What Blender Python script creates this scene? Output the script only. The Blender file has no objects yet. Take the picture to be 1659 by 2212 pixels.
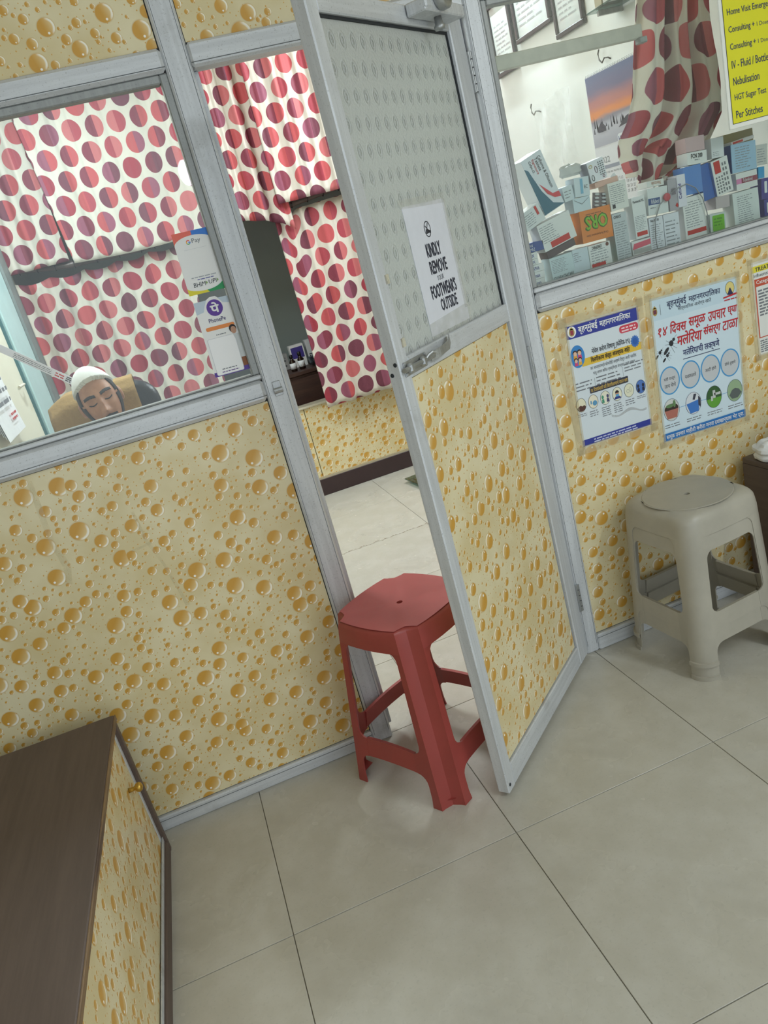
import bpy, bmesh, math, random
from mathutils import Matrix, Vector, Euler
random.seed(7)
S = bpy.context.scene
COL = S.collection
PI = math.pi

# ------------------------------------------------------------------ camera
cam_d = bpy.data.cameras.new('camera'); cam = bpy.data.objects.new('camera', cam_d); COL.objects.link(cam)
cam_d.sensor_fit = 'VERTICAL'; cam_d.sensor_height = 36.0; cam_d.lens = 1663.9 / 2212 * 36.0
cam_d.clip_start = 0.02
YAW, PITCH, ROLL = -0.21726724, -0.33182858, -0.26626487
cam.matrix_world = (Matrix.Translation((-0.0497, -2.0984, 1.4705)) @ Matrix.Rotation(YAW, 4, 'Z')
                    @ Matrix.Rotation(PI / 2 + PITCH, 4, 'X') @ Matrix.Rotation(ROLL, 4, 'Z'))
S.camera = cam
# ------------------------------------------------------------------ world and colour
w = bpy.data.worlds.new('world'); S.world = w; w.use_nodes = True
w.node_tree.nodes['Background'].inputs[0].default_value = (0.82, 0.92, 1.0, 1)
w.node_tree.nodes['Background'].inputs[1].default_value = 1.05
S.view_settings.view_transform = 'Standard'; S.view_settings.look = 'None'
S.view_settings.gamma = 1.0; S.view_settings.use_curve_mapping = False
S.view_settings.exposure = 0.42
S.cycles.max_bounces = 7; S.cycles.diffuse_bounces = 4; S.cycles.glossy_bounces = 3; S.cycles.transparent_max_bounces = 12; S.cycles.caustics_reflective = False
INNER_W, OUTER_W = 30.0, 24.0      # watts of the room's tube lights

# ------------------------------------------------------------------ helpers
def lin(c):
    def f(v):
        v /= 255.0
        return v / 12.92 if v <= 0.04045 else ((v + 0.055) / 1.055) ** 2.4
    return (f(c[0]), f(c[1]), f(c[2]), 1.0)

class NT:
    """small node-graph helper"""
    def __init__(s, name):
        s.m = bpy.data.materials.new(name); s.m.use_nodes = True
        s.t = s.m.node_tree; s.n = s.t.nodes; s.n.clear()
        s.out = s.n.new('ShaderNodeOutputMaterial')
    def new(s, typ, **kw):
        n = s.n.new(typ)
        for k, v in kw.items(): setattr(n, k, v)
        return n
    def put(s, sock, v):
        if isinstance(v, bpy.types.NodeSocket): s.t.links.new(v, sock)
        elif v is not None: sock.default_value = v
    def math(s, op, a, b=None, c=None, clamp=False):
        n = s.new('ShaderNodeMath', operation=op, use_clamp=clamp)
        s.put(n.inputs[0], a); s.put(n.inputs[1], b); s.put(n.inputs[2], c)
        return n.outputs[0]
    def vmath(s, op, a, b=None):
        n = s.new('ShaderNodeVectorMath', operation=op)
        s.put(n.inputs[0], a)
        if b is not None: s.put(n.inputs[3 if op == 'SCALE' else 1], b)
        return n.outputs[1] if op in ('LENGTH', 'DOT_PRODUCT', 'DISTANCE') else n.outputs[0]
    def mix(s, f, a, b):
        n = s.new('ShaderNodeMix', data_type='RGBA')
        s.put(n.inputs[0], f); s.put(n.inputs[6], a); s.put(n.inputs[7], b)
        return n.outputs[2]
    def sstep(s, v, lo, hi):
        n = s.new('ShaderNodeMapRange', interpolation_type='SMOOTHSTEP')
        s.put(n.inputs[0], v); n.inputs[1].default_value = lo; n.inputs[2].default_value = hi
        return n.outputs[0]
    def sep(s, v):
        n = s.new('ShaderNodeSeparateXYZ'); s.put(n.inputs[0], v); return n.outputs
    def comb(s, x=0.0, y=0.0, z=0.0):
        n = s.new('ShaderNodeCombineXYZ')
        for i, v in enumerate((x, y, z)): s.put(n.inputs[i], v)
        return n.outputs[0]
    def coord(s, kind='Object'):
        return s.new('ShaderNodeTexCoord').outputs[kind]
    def noise(s, v, scale, detail=3, rough=.5):
        n = s.new('ShaderNodeTexNoise'); s.put(n.inputs['Vector'], v)
        n.inputs['Scale'].default_value = scale; n.inputs['Detail'].default_value = detail; n.inputs['Roughness'].default_value = rough
        return n.outputs[0]
    def bump(s, h, strength=.3, dist=.01):
        n = s.new('ShaderNodeBump'); s.put(n.inputs['Height'], h)
        n.inputs['Strength'].default_value = strength; n.inputs['Distance'].default_value = dist
        return n.outputs[0]
    def bsdf(s, color=None, rough=.5, metal=0., spec=.5, normal=None, coat=0., coat_rough=.1, **kw):
        n = s.new('ShaderNodeBsdfPrincipled')
        s.put(n.inputs['Base Color'], color); s.put(n.inputs['Roughness'], rough); s.put(n.inputs['Metallic'], metal)
        n.inputs['Specular IOR Level'].default_value = spec
        if coat: n.inputs['Coat Weight'].default_value = coat; n.inputs['Coat Roughness'].default_value = coat_rough
        if normal is not None: s.put(n.inputs['Normal'], normal)
        return n.outputs[0]
    def done(s, shader):
        s.t.links.new(shader, s.out.inputs[0]); return s.m

MATS = {}
def plain(rgb, rough=.5, metal=0., spec=.5, var=0., vscale=30., coat=0., bump=0.):
    """plain painted / printed / moulded colour with a little procedural mottling"""
    key = (tuple(rgb), rough, metal, spec, var, vscale, coat, bump)
    if key in MATS: return MATS[key]
    t = NT('colour_%d_%d_%d' % tuple(rgb)); c = lin(rgb); nrm = None
    if var or bump:
        nz = t.noise(t.coord(), vscale, 4, .6)
        if var:
            d = tuple(max(0, v * (1 - var)) for v in c[:3]) + (1,)
            l = tuple(min(1, v * (1 + var)) for v in c[:3]) + (1,)
            c = t.mix(t.sstep(nz, .3, .7), d, l)
        if bump: nrm = t.bump(nz, bump, .004)
    MATS[key] = t.done(t.bsdf(c, rough, metal, spec, nrm, coat))
    return MATS[key]

def mat_alu(rgb=(205, 208, 211), name='anodised_aluminium', metal=.15, grain=(60., 60., 3.)):
    t = NT(name); o = t.coord()
    a = t.noise(t.vmath('MULTIPLY', o, grain), 1.0, 5, .65)
    b = t.noise(o, 260, 2, .6); c = t.noise(o, 7, 4, .6)
    base = lin(rgb)
    col = t.mix(t.sstep(a, .35, .7), tuple(v * .90 for v in base[:3]) + (1,), tuple(min(1, v * 1.08) for v in base[:3]) + (1,))
    col = t.mix(t.math('MULTIPLY', t.sstep(b, .60, .72), .35), col, lin((95, 98, 96)))
    col = t.mix(t.math('MULTIPLY', t.sstep(c, .56, .75), .25), col, lin((120, 117, 108)))
    return t.done(t.bsdf(col, t.math('MULTIPLY_ADD', a, .25, .3), metal, .5, t.bump(b, .05, .002)))

def mat_laminate(name, axes='xz', rot=0., off=(0., 0.), mirror=1.):
    """sunmica sheet printed with amber water drops; purely a flat print"""
    t = NT(name); o = t.sep(t.coord())
    u, v = (o[0], o[2]) if axes == 'xz' else (o[1], o[2])
    p = t.comb(t.math('ADD', u, off[0]), t.math('ADD', v, off[1]), 0.)
    vr = t.new('ShaderNodeVectorRotate', rotation_type='Z_AXIS'); t.put(vr.inputs['Vector'], p); vr.inputs['Angle'].default_value = rot
    p = vr.outputs[0]
    cloud = t.noise(p, 6., 3, .5)
    col = t.mix(t.sstep(cloud, .35, .68), lin((216, 200, 154)), lin((228, 217, 180)))
    L = (0.80, -0.60, 0.)
    def drops(pt, cell, r0, r1, presence, seed):
        """nearest drop of one size at pt: centre, radius, normalised offset, distance, present?"""
        vo = t.new('ShaderNodeTexVoronoi', voronoi_dimensions='2D', feature='F1')
        off_ = (seed, seed * 1.7, 0.); q = t.vmath('ADD', pt, off_)
        t.put(vo.inputs['Vector'], q); vo.inputs['Scale'].default_value = 1. / cell; vo.inputs['Randomness'].default_value = .82
        rnd = t.new('ShaderNodeSeparateColor'); t.put(rnd.inputs[0], vo.outputs['Color'])
        rad = t.math('MULTIPLY_ADD', rnd.outputs[0], r1 - r0, r0)
        loc = t.vmath('MULTIPLY', t.vmath('SUBTRACT', q, vo.outputs['Position']), (1., 1., 0.))
        pres = t.math('LESS_THAN', rnd.outputs[1], presence)
        return t.vmath('SUBTRACT', vo.outputs['Position'], off_), rad, loc, pres
    SIZES = [(.084, .0140, .0255, .90, 9.2), (.050, .0078, .0128, .95, 5.7), (.031, .0034, .0064, .90, 1.3), (.017, .0010, .0022, .7, 3.1)]
    def layer(col, k):
        cen, rad, loc, pres = drops(p, *SIZES[k])
        if k in (1, 2):                        # a small drop keeps clear of the larger ones
            for j in range(k):
                _, rj, lj, pj = drops(cen, *SIZES[j])
                clear = t.math('GREATER_THAN', t.vmath('LENGTH', lj), t.math('ADD', rj, t.math('MULTIPLY', rad, 1.05)))
                pres = t.math('MULTIPLY', pres, t.math('MAXIMUM', clear, t.math('SUBTRACT', 1., pj)))
        nrm = t.vmath('SCALE', loc, t.math('DIVIDE', 1., rad)); d = t.vmath('LENGTH', nrm)
        m = t.math('MULTIPLY', t.math('SUBTRACT', 1., t.sstep(d, .95, 1.03)), pres)
        tt = t.vmath('DOT_PRODUCT', nrm, L)
        col = t.mix(t.math('MULTIPLY', t.math('MULTIPLY', t.math('SUBTRACT', 1., t.sstep(d, 1.0, 1.16)), pres), .40), col, lin((200, 166, 108)))
        drop = t.mix(t.sstep(tt, -.35, 1.05), lin((206, 156, 66)), lin((230, 206, 150)))
        if k < 3:
            cres = t.math('MULTIPLY', t.sstep(tt, .22, .72), t.math('MULTIPLY', t.sstep(d, .66, .84), t.math('SUBTRACT', 1., t.sstep(d, .93, 1.0))))
            drop = t.mix(t.math('MULTIPLY', cres, .95), drop, lin((250, 246, 232)))
            dd = t.vmath('LENGTH', t.vmath('SUBTRACT', nrm, (-.42, -.50, 0.)))
            drop = t.mix(t.math('SUBTRACT', 1., t.sstep(dd, .09, .17)), drop, lin((253, 250, 240)))
        return t.mix(m, col, drop)
    for k in (3, 2, 1, 0): col = layer(col, k)
    return t.done(t.bsdf(col, .33, 0., .45))

def mat_curtain(name, du=0., dv=0.):
    """off-white cloth printed with two-tone dots, staggered; UV is in metres of cloth"""
    t = NT(name); uv = t.sep(t.coord('UV'))
    a, b, r = .0675, .230, .0535
    u = t.math('DIVIDE', t.math('ADD', uv[0], 10. + du), a)
    ci = t.math('FLOOR', u); par = t.math('MODULO', ci, 2.)
    v = t.math('ADD', t.math('DIVIDE', t.math('ADD', uv[1], 10. + dv), b), t.math('MULTIPLY', par, .5))
    # dots are wider than one half-column, so test this column and both neighbours
    def dot(k):
        cc = t.math('ADD', ci, float(k)); pk = t.math('MODULO', cc, 2.)
        vv = t.math('ADD', t.math('DIVIDE', t.math('ADD', uv[1], 10. + dv), b), t.math('MULTIPLY', pk, .5))
        ri = t.math('FLOOR', vv)
        lx = t.math('MULTIPLY', t.math('SUBTRACT', t.math('SUBTRACT', u, cc), .5), a)
        ly = t.math('MULTIPLY', t.math('SUBTRACT', t.math('SUBTRACT', vv, ri), .5), b)
        d = t.vmath('LENGTH', t.comb(lx, ly, 0.))
        side = t.math('GREATER_THAN', lx, 0.)
        wn = t.new('ShaderNodeTexWhiteNoise', noise_dimensions='3D')
        t.put(wn.inputs['Vector'], t.comb(cc, ri, side))
        cr = t.new('ShaderNodeValToRGB'); cr.color_ramp.interpolation = 'CONSTANT'
        cols = [(124, 44, 70), (164, 46, 68), (202, 88, 92), (100, 50, 74), (180, 70, 86), (210, 118, 120), (150, 84, 112)]
        el = cr.color_ramp.elements
        while len(el) < len(cols): el.new(1.)
        for i, c in enumerate(cols): el[i].position = i / len(cols); el[i].color = lin(c)
        t.put(cr.inputs[0], wn.outputs[0])
        return t.math('SUBTRACT', 1., t.sstep(d, r - .0012, r + .0008)), cr.outputs[0]
    weave = t.noise(t.vmath('MULTIPLY', t.coord('UV'), (700., 60., 1.)), 1., 3, .6)
    col = t.mix(weave, lin((222, 214, 200)), lin((238, 233, 222)))
    for k in (-1, 0, 1):
        m, c = dot(k); col = t.mix(m, col, t.mix(t.math('MULTIPLY', weave, .3), c, lin((225, 140, 140))))
    d = t.new('ShaderNodeBsdfDiffuse'); t.put(d.inputs[0], col)
    tr = t.new('ShaderNodeBsdfTranslucent'); t.put(tr.inputs[0], col)
    g = t.bsdf(col, .55, 0., .3)
    mx = t.new('ShaderNodeMixShader'); mx.inputs[0].default_value = .28
    t.t.links.new(g, mx.inputs[1]); t.t.links.new(tr.outputs[0], mx.inputs[2])
    return t.done(mx.outputs[0])

def mat_glass(name='window_glass', tint=(246, 250, 249), refl=1.0):
    t = NT(name)
    tr = t.new('ShaderNodeBsdfTransparent'); tr.inputs[0].default_value = lin(tint)
    gl = t.new('ShaderNodeBsdfGlossy'); gl.inputs['Roughness'].default_value = .015
    fr = t.new('ShaderNodeFresnel'); bf = t.new('ShaderNodeNewGeometry').outputs['Backfacing']
    t.put(fr.inputs[0], t.math('MULTIPLY_ADD', bf, 1 / 1.5 - 1.5, 1.5))   # a thin pane: no total reflection on the way out
    sm = t.noise(t.coord(), 5., 5, .65)
    df = t.new('ShaderNodeBsdfDiffuse'); df.inputs[0].default_value = lin((215, 220, 220))
    m1 = t.new('ShaderNodeMixShader'); t.put(m1.inputs[0], t.math('MULTIPLY', fr.outputs[0], refl))
    t.t.links.new(tr.outputs[0], m1.inputs[1]); t.t.links.new(gl.outputs[0], m1.inputs[2])
    m2 = t.new('ShaderNodeMixShader'); t.put(m2.inputs[0], t.math('MULTIPLY', t.sstep(sm, .45, .8), .035))
    t.t.links.new(m1.outputs[0], m2.inputs[1]); t.t.links.new(df.outputs[0], m2.inputs[2])
    return t.done(m2.outputs[0])

def mat_figured_glass():
    """obscure glass pressed with rows of small eyes"""
    t = NT('figured_glass'); o = t.sep(t.coord())
    a, b = .040, .054
    u = t.math('DIVIDE', t.math('ADD', o[0], 5.), a); v = t.math('DIVIDE', o[2], b)
    ri = t.math('FLOOR', v); u = t.math('ADD', u, t.math('MULTIPLY', t.math('MODULO', ri, 2.), .5))
    lx = t.math('MULTIPLY', t.math('SUBTRACT', t.math('FRACT', u), .5), a)
    lz = t.math('MULTIPLY', t.math('SUBTRACT', t.math('FRACT', v), .5), b)
    d = t.vmath('LENGTH', t.comb(t.math('MULTIPLY', lx, 1.25), t.math('MULTIPLY', lz, .8), 0.))
    ringw = t.math('SINE', t.math('MULTIPLY', d, 620.))
    h = t.math('MULTIPLY', ringw, t.math('SUBTRACT', 1., t.sstep(d, .004, .020)))
    n2 = t.noise(t.coord(), 160, 3, .6)
    h = t.math('ADD', h, t.math('MULTIPLY', n2, .9))
    nrm = t.bump(h, .8, .003)
    pr = t.bsdf(lin((222, 224, 222)), .15, 0., .6, nrm)
    tr = t.new('ShaderNodeBsdfTranslucent'); tr.inputs[0].default_value = lin((206, 214, 208)); t.put(tr.inputs['Normal'], nrm)
    mx = t.new('ShaderNodeMixShader'); mx.inputs[0].default_value = .38
    t.t.links.new(pr, mx.inputs[1]); t.t.links.new(tr.outputs[0], mx.inputs[2])
    return t.done(mx.outputs[0])

def mat_tile():
    t = NT('vitrified_tile'); o = t.coord(); n = t.noise(o, 9., 6, .62); f = t.noise(o, 120., 3, .6)
    col = t.mix(t.sstep(n, .35, .7), lin((185, 181, 169)), lin((193, 190, 180)))
    col = t.mix(t.math('MULTIPLY', t.sstep(f, .55, .7), .25), col, lin((164, 161, 153)))
    g = t.noise(o, 3.2, 4, .6)
    col = t.mix(t.math('MULTIPLY', t.sstep(g, .55, .75), .3), col, lin((163, 161, 153)))
    return t.done(t.bsdf(col, t.math('MULTIPLY_ADD', g, .2, .16), 0., .4))

def mat_wood(name, rgb, rgb2, rough=.45, axis=1):
    t = NT(name); o = t.coord(); sc = [42., 42., 42.]; sc[axis] = 3.
    g = t.noise(t.vmath('MULTIPLY', o, tuple(sc)), 1., 6, .7)
    col = t.mix(t.sstep(g, .3, .7), lin(rgb), lin(rgb2))
    return t.done(t.bsdf(col, rough, 0., .4, t.bump(g, .12, .002)))

def mat_plaster(name, rgb, stain=None):
    t = NT(name); o = t.coord(); n = t.noise(o, 4., 5, .6); f = t.noise(o, 90., 4, .6)
    c = lin(rgb); col = t.mix(t.sstep(n, .35, .7), tuple(v * .95 for v in c[:3]) + (1,), c)
    if stain: col = t.mix(t.math('MULTIPLY', t.sstep(t.noise(o, 2.3, 5, .7), .55, .7), .6), col, lin(stain))
    return t.done(t.bsdf(col, .6, 0., .3, t.bump(f, .06, .003)))

def mat_emit(name, rgb, strength):
    t = NT(name); e = t.new('ShaderNodeEmission'); e.inputs[0].default_value = lin(rgb); e.inputs[1].default_value = strength
    return t.done(e.outputs[0])

def mat_film(name, rgb, alpha, rough=.25):
    """clear or dirty tape / polythene"""
    t = NT(name); n = t.noise(t.coord(), 22., 3, .5)
    tr = t.new('ShaderNodeBsdfTransparent')
    pr = t.bsdf(lin(rgb), rough, 0., .5, t.bump(n, .3, .003))
    mx = t.new('ShaderNodeMixShader'); t.put(mx.inputs[0], t.math('MULTIPLY_ADD', t.sstep(n, .3, .7), alpha * .6, alpha * .7))
    t.t.links.new(tr.outputs[0], mx.inputs[1]); t.t.links.new(pr, mx.inputs[2])
    return t.done(mx.outputs[0])

# ---- meshes
class MB:
    def __init__(s, M=None): s.v = []; s.f = []; s.uv = None; s.M = M
    def add(s, vs, fs):
        b = len(s.v)
        s.v += [tuple(s.M @ Vector(p)) for p in vs] if s.M is not None else [tuple(p) for p in vs]
        s.f += [tuple(i + b for i in f) for f in fs]; return s
    def box(s, x0, x1, y0, y1, z0, z1, b=0.):
        return s.obox(((x0 + x1) / 2, (y0 + y1) / 2, (z0 + z1) / 2), (abs(x1 - x0) / 2, abs(y1 - y0) / 2, abs(z1 - z0) / 2), None, b)
    def obox(s, c, h, R=None, b=0.):
        c = Vector(c); vs = []; fs = []
        tr = (lambda p: c + (R @ Vector(p) if R is not None else Vector(p)))
        if b <= 0:
            for z in (-1, 1):
                for y in (-1, 1):
                    for x in (-1, 1): vs.append(tr((x * h[0], y * h[1], z * h[2])))
            return s.add(vs, [(0, 2, 3, 1), (4, 5, 7, 6), (0, 1, 5, 4), (2, 6, 7, 3), (0, 4, 6, 2), (1, 3, 7, 5)])
        b = min(b, min(h) * .95); idx = {}
        for a in range(3):
            o1, o2 = (a + 1) % 3, (a + 2) % 3
            for sg in (-1, 1):
                for s1 in (-1, 1):
                    for s2 in (-1, 1):
                        p = [0, 0, 0]; p[a] = sg * h[a]; p[o1] = s1 * (h[o1] - b); p[o2] = s2 * (h[o2] - b)
                        k = [0, 0, 0]; k[a] = sg; k[o1] = s1; k[o2] = s2
                        idx[(a, tuple(k))] = len(vs); vs.append(tr(p))
        for a in range(3):
            o1, o2 = (a + 1) % 3, (a + 2) % 3
            for sg in (-1, 1):
                def g(s1, s2):
                    k = [0, 0, 0]; k[a] = sg; k[o1] = s1; k[o2] = s2; return idx[(a, tuple(k))]
                fs.append((g(-1, -1), g(1, -1), g(1, 1), g(-1, 1)))
        for a in range(3):
            o1, o2 = (a + 1) % 3, (a + 2) % 3
            for s1 in (-1, 1):
                for s2 in (-1, 1):
                    def k3(sa):
                        k = [0, 0, 0]; k[a] = sa; k[o1] = s1; k[o2] = s2; return tuple(k)
                    fs.append((idx[(o1, k3(-1))], idx[(o1, k3(1))], idx[(o2, k3(1))], idx[(o2, k3(-1))]))
        for x in (-1, 1):
            for y in (-1, 1):
                for z in (-1, 1): fs.append(tuple(idx[(a, (x, y, z))] for a in range(3)))
        return s.add(vs, fs)
    def flat(s, pts, y):
        """polygon print in the x-z plane"""
        return s.add([(p[0], y, p[1]) for p in pts], [tuple(range(len(pts)))])
    def plate(s, pts, y0, y1):
        n = len(pts)
        return s.add([(p[0], y0, p[1]) for p in pts] + [(p[0], y1, p[1]) for p in pts],
                     [tuple(range(n)), tuple(range(2 * n - 1, n - 1, -1))] + [(i, (i + 1) % n, n + (i + 1) % n, n + i) for i in range(n)])
    def rings(s, R, close=True, cap0=True, cap1=True):
        """loft through a list of equal-length rings"""
        n = len(R[0]); vs = [p for r in R for p in r]; fs = []
        for k in range(len(R) - 1):
            for i in range(n if close else n - 1):
                j = (i + 1) % n; fs.append((k * n + i, k * n + j, (k + 1) * n + j, (k + 1) * n + i))
        if cap0: fs.append(tuple(range(n - 1, -1, -1)))
        if cap1: fs.append(tuple(range((len(R) - 1) * n, len(R) * n)))
        return s.add(vs, fs)
    def tube(s, path, r, n=8, cap=True):
        P = [Vector(p) for p in path]; R = []; rr = r if isinstance(r, (list, tuple)) else [r] * len(P)
        up = Vector((0, 0, 1))
        for i, p in enumerate(P):
            d = (P[min(i + 1, len(P) - 1)] - P[max(i - 1, 0)]).normalized()
            a = d.cross(up)
            if a.length < 1e-3: a = d.cross(Vector((1, 0, 0)))
            a.normalize(); b = d.cross(a).normalized()
            R.append([p + a * (rr[i] * math.cos(2 * PI * k / n)) + b * (rr[i] * math.sin(2 * PI * k / n)) for k in range(n)])
        return s.rings(R, True, cap, cap)
    def lathe(s, prof, c=(0, 0, 0), n=16, axis='z'):
        R = []
        for r, h in prof:
            ring = []
            for k in range(n):
                x, y = max(r, 1e-5) * math.cos(2 * PI * k / n), max(r, 1e-5) * math.sin(2 * PI * k / n)
                p = (x, y, h) if axis == 'z' else ((x, -h, y) if axis == '-y' else (h, x, y))
                ring.append((p[0] + c[0], p[1] + c[1], p[2] + c[2]))
            R.append(ring)
        return s.rings(R)
    def ball(s, c, r, n=12, m=8):
        rx, ry, rz = r if isinstance(r, (list, tuple)) else (r, r, r)
        R = []
        for j in range(m + 1):
            a = -PI / 2 + PI * j / m; q = max(math.cos(a), .02)
            R.append([(c[0] + rx * q * math.cos(2 * PI * k / n), c[1] + ry * q * math.sin(2 * PI * k / n), c[2] + rz * math.sin(a)) for k in range(n)])
        return s.rings(R)
    def capsule(s, p0, r0, p1, r1, n=12):
        p0, p1 = Vector(p0), Vector(p1); d = (p1 - p0).normalized(); path = []; rr = []
        for k in range(4): a = PI / 2 * (1 - k / 4); path.append(p0 - d * r0 * math.sin(a)); rr.append(max(r0 * math.cos(a), r0 * .05))
        path.append(p0); rr.append(r0); path.append(p1); rr.append(r1)
        for k in range(1, 5): a = PI / 2 * k / 4; path.append(p1 + d * r1 * math.sin(a)); rr.append(max(r1 * math.cos(a), r1 * .05))
        return s.tube(path, rr, n)
    def mesh(s, name, mat, smooth=False, recalc=True):
        me = bpy.data.meshes.new(name); me.from_pydata(s.v, [], s.f)
        if recalc:
            bm = bmesh.new(); bm.from_mesh(me); bmesh.ops.recalc_face_normals(bm, faces=bm.faces); bm.to_mesh(me); bm.free()
        if mat is not None: me.materials.append(mat)
        if smooth:
            for p in me.polygons: p.use_smooth = True
        return me
    def build(s, name, mat, parent=None, smooth=False, label=None, recalc=True):
        o = bpy.data.objects.new(name, s.mesh(name, mat, smooth, recalc)); COL.objects.link(o)
        if parent is not None: o.parent = parent
        if label: o['label'] = label
        return o

def smooth_by_angle(o, deg=35):
    me = o.data
    for p in me.polygons: p.use_smooth = True
    bm = bmesh.new(); bm.from_mesh(me); lim = math.radians(deg)
    for e in bm.edges:
        if len(e.link_faces) == 2 and e.calc_face_angle(0) > lim: e.smooth = False
    bm.to_mesh(me); bm.free(); return o

def tag(o, label=None, cat=None, group=None, kind=None):
    if label: o['label'] = label
    if cat: o['category'] = cat
    if group: o['group'] = group
    if kind: o['kind'] = kind
    return o
def thing(name, label, cat, loc=(0, 0, 0), rot=(0, 0, 0), group=None):
    o = bpy.data.objects.new(name, None); COL.objects.link(o); o.empty_display_size = .05
    o.location = loc; o.rotation_euler = rot
    return tag(o, label, cat, group)
def struct(name, label, loc=(0, 0, 0), rot=(0, 0, 0)):
    o = bpy.data.objects.new(name, None); COL.objects.link(o); o.location = loc; o.rotation_euler = rot
    return tag(o, label, None, None, 'structure')

# ---- flat print
def ell(cx, cz, rx, rz=None, n=28, a0=0., a1=2 * PI):
    rz = rx if rz is None else rz
    m = n if abs(a1 - a0 - 2 * PI) < 1e-6 else n + 1
    return [(cx + rx * math.cos(a0 + (a1 - a0) * k / n), cz + rz * math.sin(a0 + (a1 - a0) * k / n)) for k in range(m)]
def rect(x0, z0, x1, z1): return [(x0, z0), (x1, z0), (x1, z1), (x0, z1)]
def rrect(x0, z0, x1, z1, r, n=5):
    P = []
    for cx, cz, a in ((x1 - r, z0 + r, -PI / 2), (x1 - r, z1 - r, 0), (x0 + r, z1 - r, PI / 2), (x0 + r, z0 + r, PI)):
        P += [(cx + r * math.cos(a + PI / 2 * k / n), cz + r * math.sin(a + PI / 2 * k / n)) for k in range(n + 1)]
    return P
def prt(parent, name, polys, mat, y):
    m = MB()
    for p in polys: m.flat(p, y)
    return m.build(name, mat, parent, recalc=False)
def ring_print(parent, name, cx, cz, rx, rz, wd, mat, y):
    m = MB(); n = 32
    A = ell(cx, cz, rx, rz, n); B = ell(cx, cz, rx - wd, rz - wd, n)
    m.add([(p[0], y, p[1]) for p in A + B], [(i, (i + 1) % n, n + (i + 1) % n, n + i) for i in range(n)])
    return m.build(name, mat, parent, recalc=False)

_tc = {}
def text_verts(txt, bold=0., shear=0.):
    k = (txt, bold, shear)
    if k not in _tc:
        cu = bpy.data.curves.new('lettering', 'FONT'); cu.body = txt; cu.resolution_u = 2; cu.offset = bold; cu.shear = shear
        ob = bpy.data.objects.new('lettering', cu); COL.objects.link(ob)
        dg = bpy.context.evaluated_depsgraph_get(); me = bpy.data.meshes.new_from_object(ob.evaluated_get(dg))
        vs = [(v.co.x, v.co.y) for v in me.vertices]; fs = [tuple(p.vertices) for p in me.polygons]
        bpy.data.objects.remove(ob); bpy.data.curves.remove(cu); bpy.data.meshes.remove(me)
        x0 = min(v[0] for v in vs); x1 = max(v[0] for v in vs); z0 = min(v[1] for v in vs); z1 = max(v[1] for v in vs)
        _tc[k] = ([((v[0] - x0) / (x1 - x0), (v[1] - z0) / (z1 - z0)) for v in vs], fs)
    return _tc[k]
def letter(parent, txt, x0, z0, x1, z1, mat, y, bold=0., shear=0., rot=0., slope=0.):
    """text squeezed into the rectangle, optionally turned about its centre (degrees)"""
    vs, fs = text_verts(txt, 0., shear); cx, cz = (x0 + x1) / 2, (z0 + z1) / 2
    c, s_ = math.cos(math.radians(rot)), math.sin(math.radians(rot)); w_, h_ = x1 - x0, z1 - z0
    m = MB(); e = bold * h_ * 1.3      # a heavier face is the same outline struck again a hair to each side
    for i, (ox, oz) in enumerate(((0, 0), (e, 0), (-e, 0), (0, e), (0, -e)) if bold else ((0, 0),)):
        P = []
        for u, v in vs:
            dx, dz = (u - .5) * w_ + ox, (v - .5) * h_ + (u - .5) * w_ * slope + oz
            P.append((cx + dx * c - dz * s_, y - .00010 * i, cz + dx * s_ + dz * c))
        m.add(P, fs)
    return m.build('lettering', mat, parent, recalc=False)
def fine(parent, x0, z0, x1, z1, n, mat, y, fill=.55, ragged=.25, rot=0., seed=0):
    """lines of print too small to read"""
    rg = random.Random(int(x0 * 9973 + z0 * 7919 + n + seed)); m = MB(); h = (z1 - z0) / n
    cx, cz = (x0 + x1) / 2, (z0 + z1) / 2; c, s_ = math.cos(math.radians(rot)), math.sin(math.radians(rot))
    for i in range(n):
        za = z1 - (i + .85) * h; zb = za + h * fill; x = x0; xe = x1 - rg.random() * ragged * (x1 - x0)
        while x < xe:
            L = (.5 + rg.random() * 1.6) * h * 1.6; xb = min(x + L, xe)
            m.flat([(cx + (p[0] - cx) * c - (p[1] - cz) * s_, cz + (p[0] - cx) * s_ + (p[1] - cz) * c) for p in rect(x, za, xb, zb)], y)
            x = xb + h * .45
    return m.build('fine_print', mat, parent, recalc=False)

ALU = mat_alu(); ALU_H = mat_alu(name='anodised_aluminium_level', grain=(3., 60., 60.)); ALU_DK = mat_alu((156, 159, 158), 'worn_bead_aluminium', .15); STEEL = mat_alu((176, 178, 178), 'bright_steel', .8)
GASKET = plain((38, 42, 46), .7)
LAM_L = mat_laminate('drop_laminate_a', rot=.0)
LAM_R = mat_laminate('drop_laminate_b', rot=PI, off=(.3, .2))
LAM_T = mat_laminate('drop_laminate_c', rot=-.9, off=(2.2, .9))
LAM_D = mat_laminate('drop_laminate_d', rot=PI, off=(1.4, 3.2))
LAM_C = mat_laminate('drop_laminate_e', 'yz', rot=.3, off=(.4, 1.2))
GLASS = mat_glass(); FIG = mat_figured_glass(); TILE = mat_tile()
BROWN = mat_wood('dark_brown_laminate', (90, 76, 69), (101, 86, 78), .5)
DKWOOD = mat_wood('dark_stained_wood', (56, 38, 34), (74, 50, 42), .45, 0)
WHITE_WALL = mat_plaster('white_wall_paint', (246, 247, 244))
CREAM = mat_plaster('cream_wall_paint', (226, 222, 202), (196, 178, 140))
WHITE = plain((240, 240, 238), .55); PAPER = plain((236, 238, 240), .6, var=.03)
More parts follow.
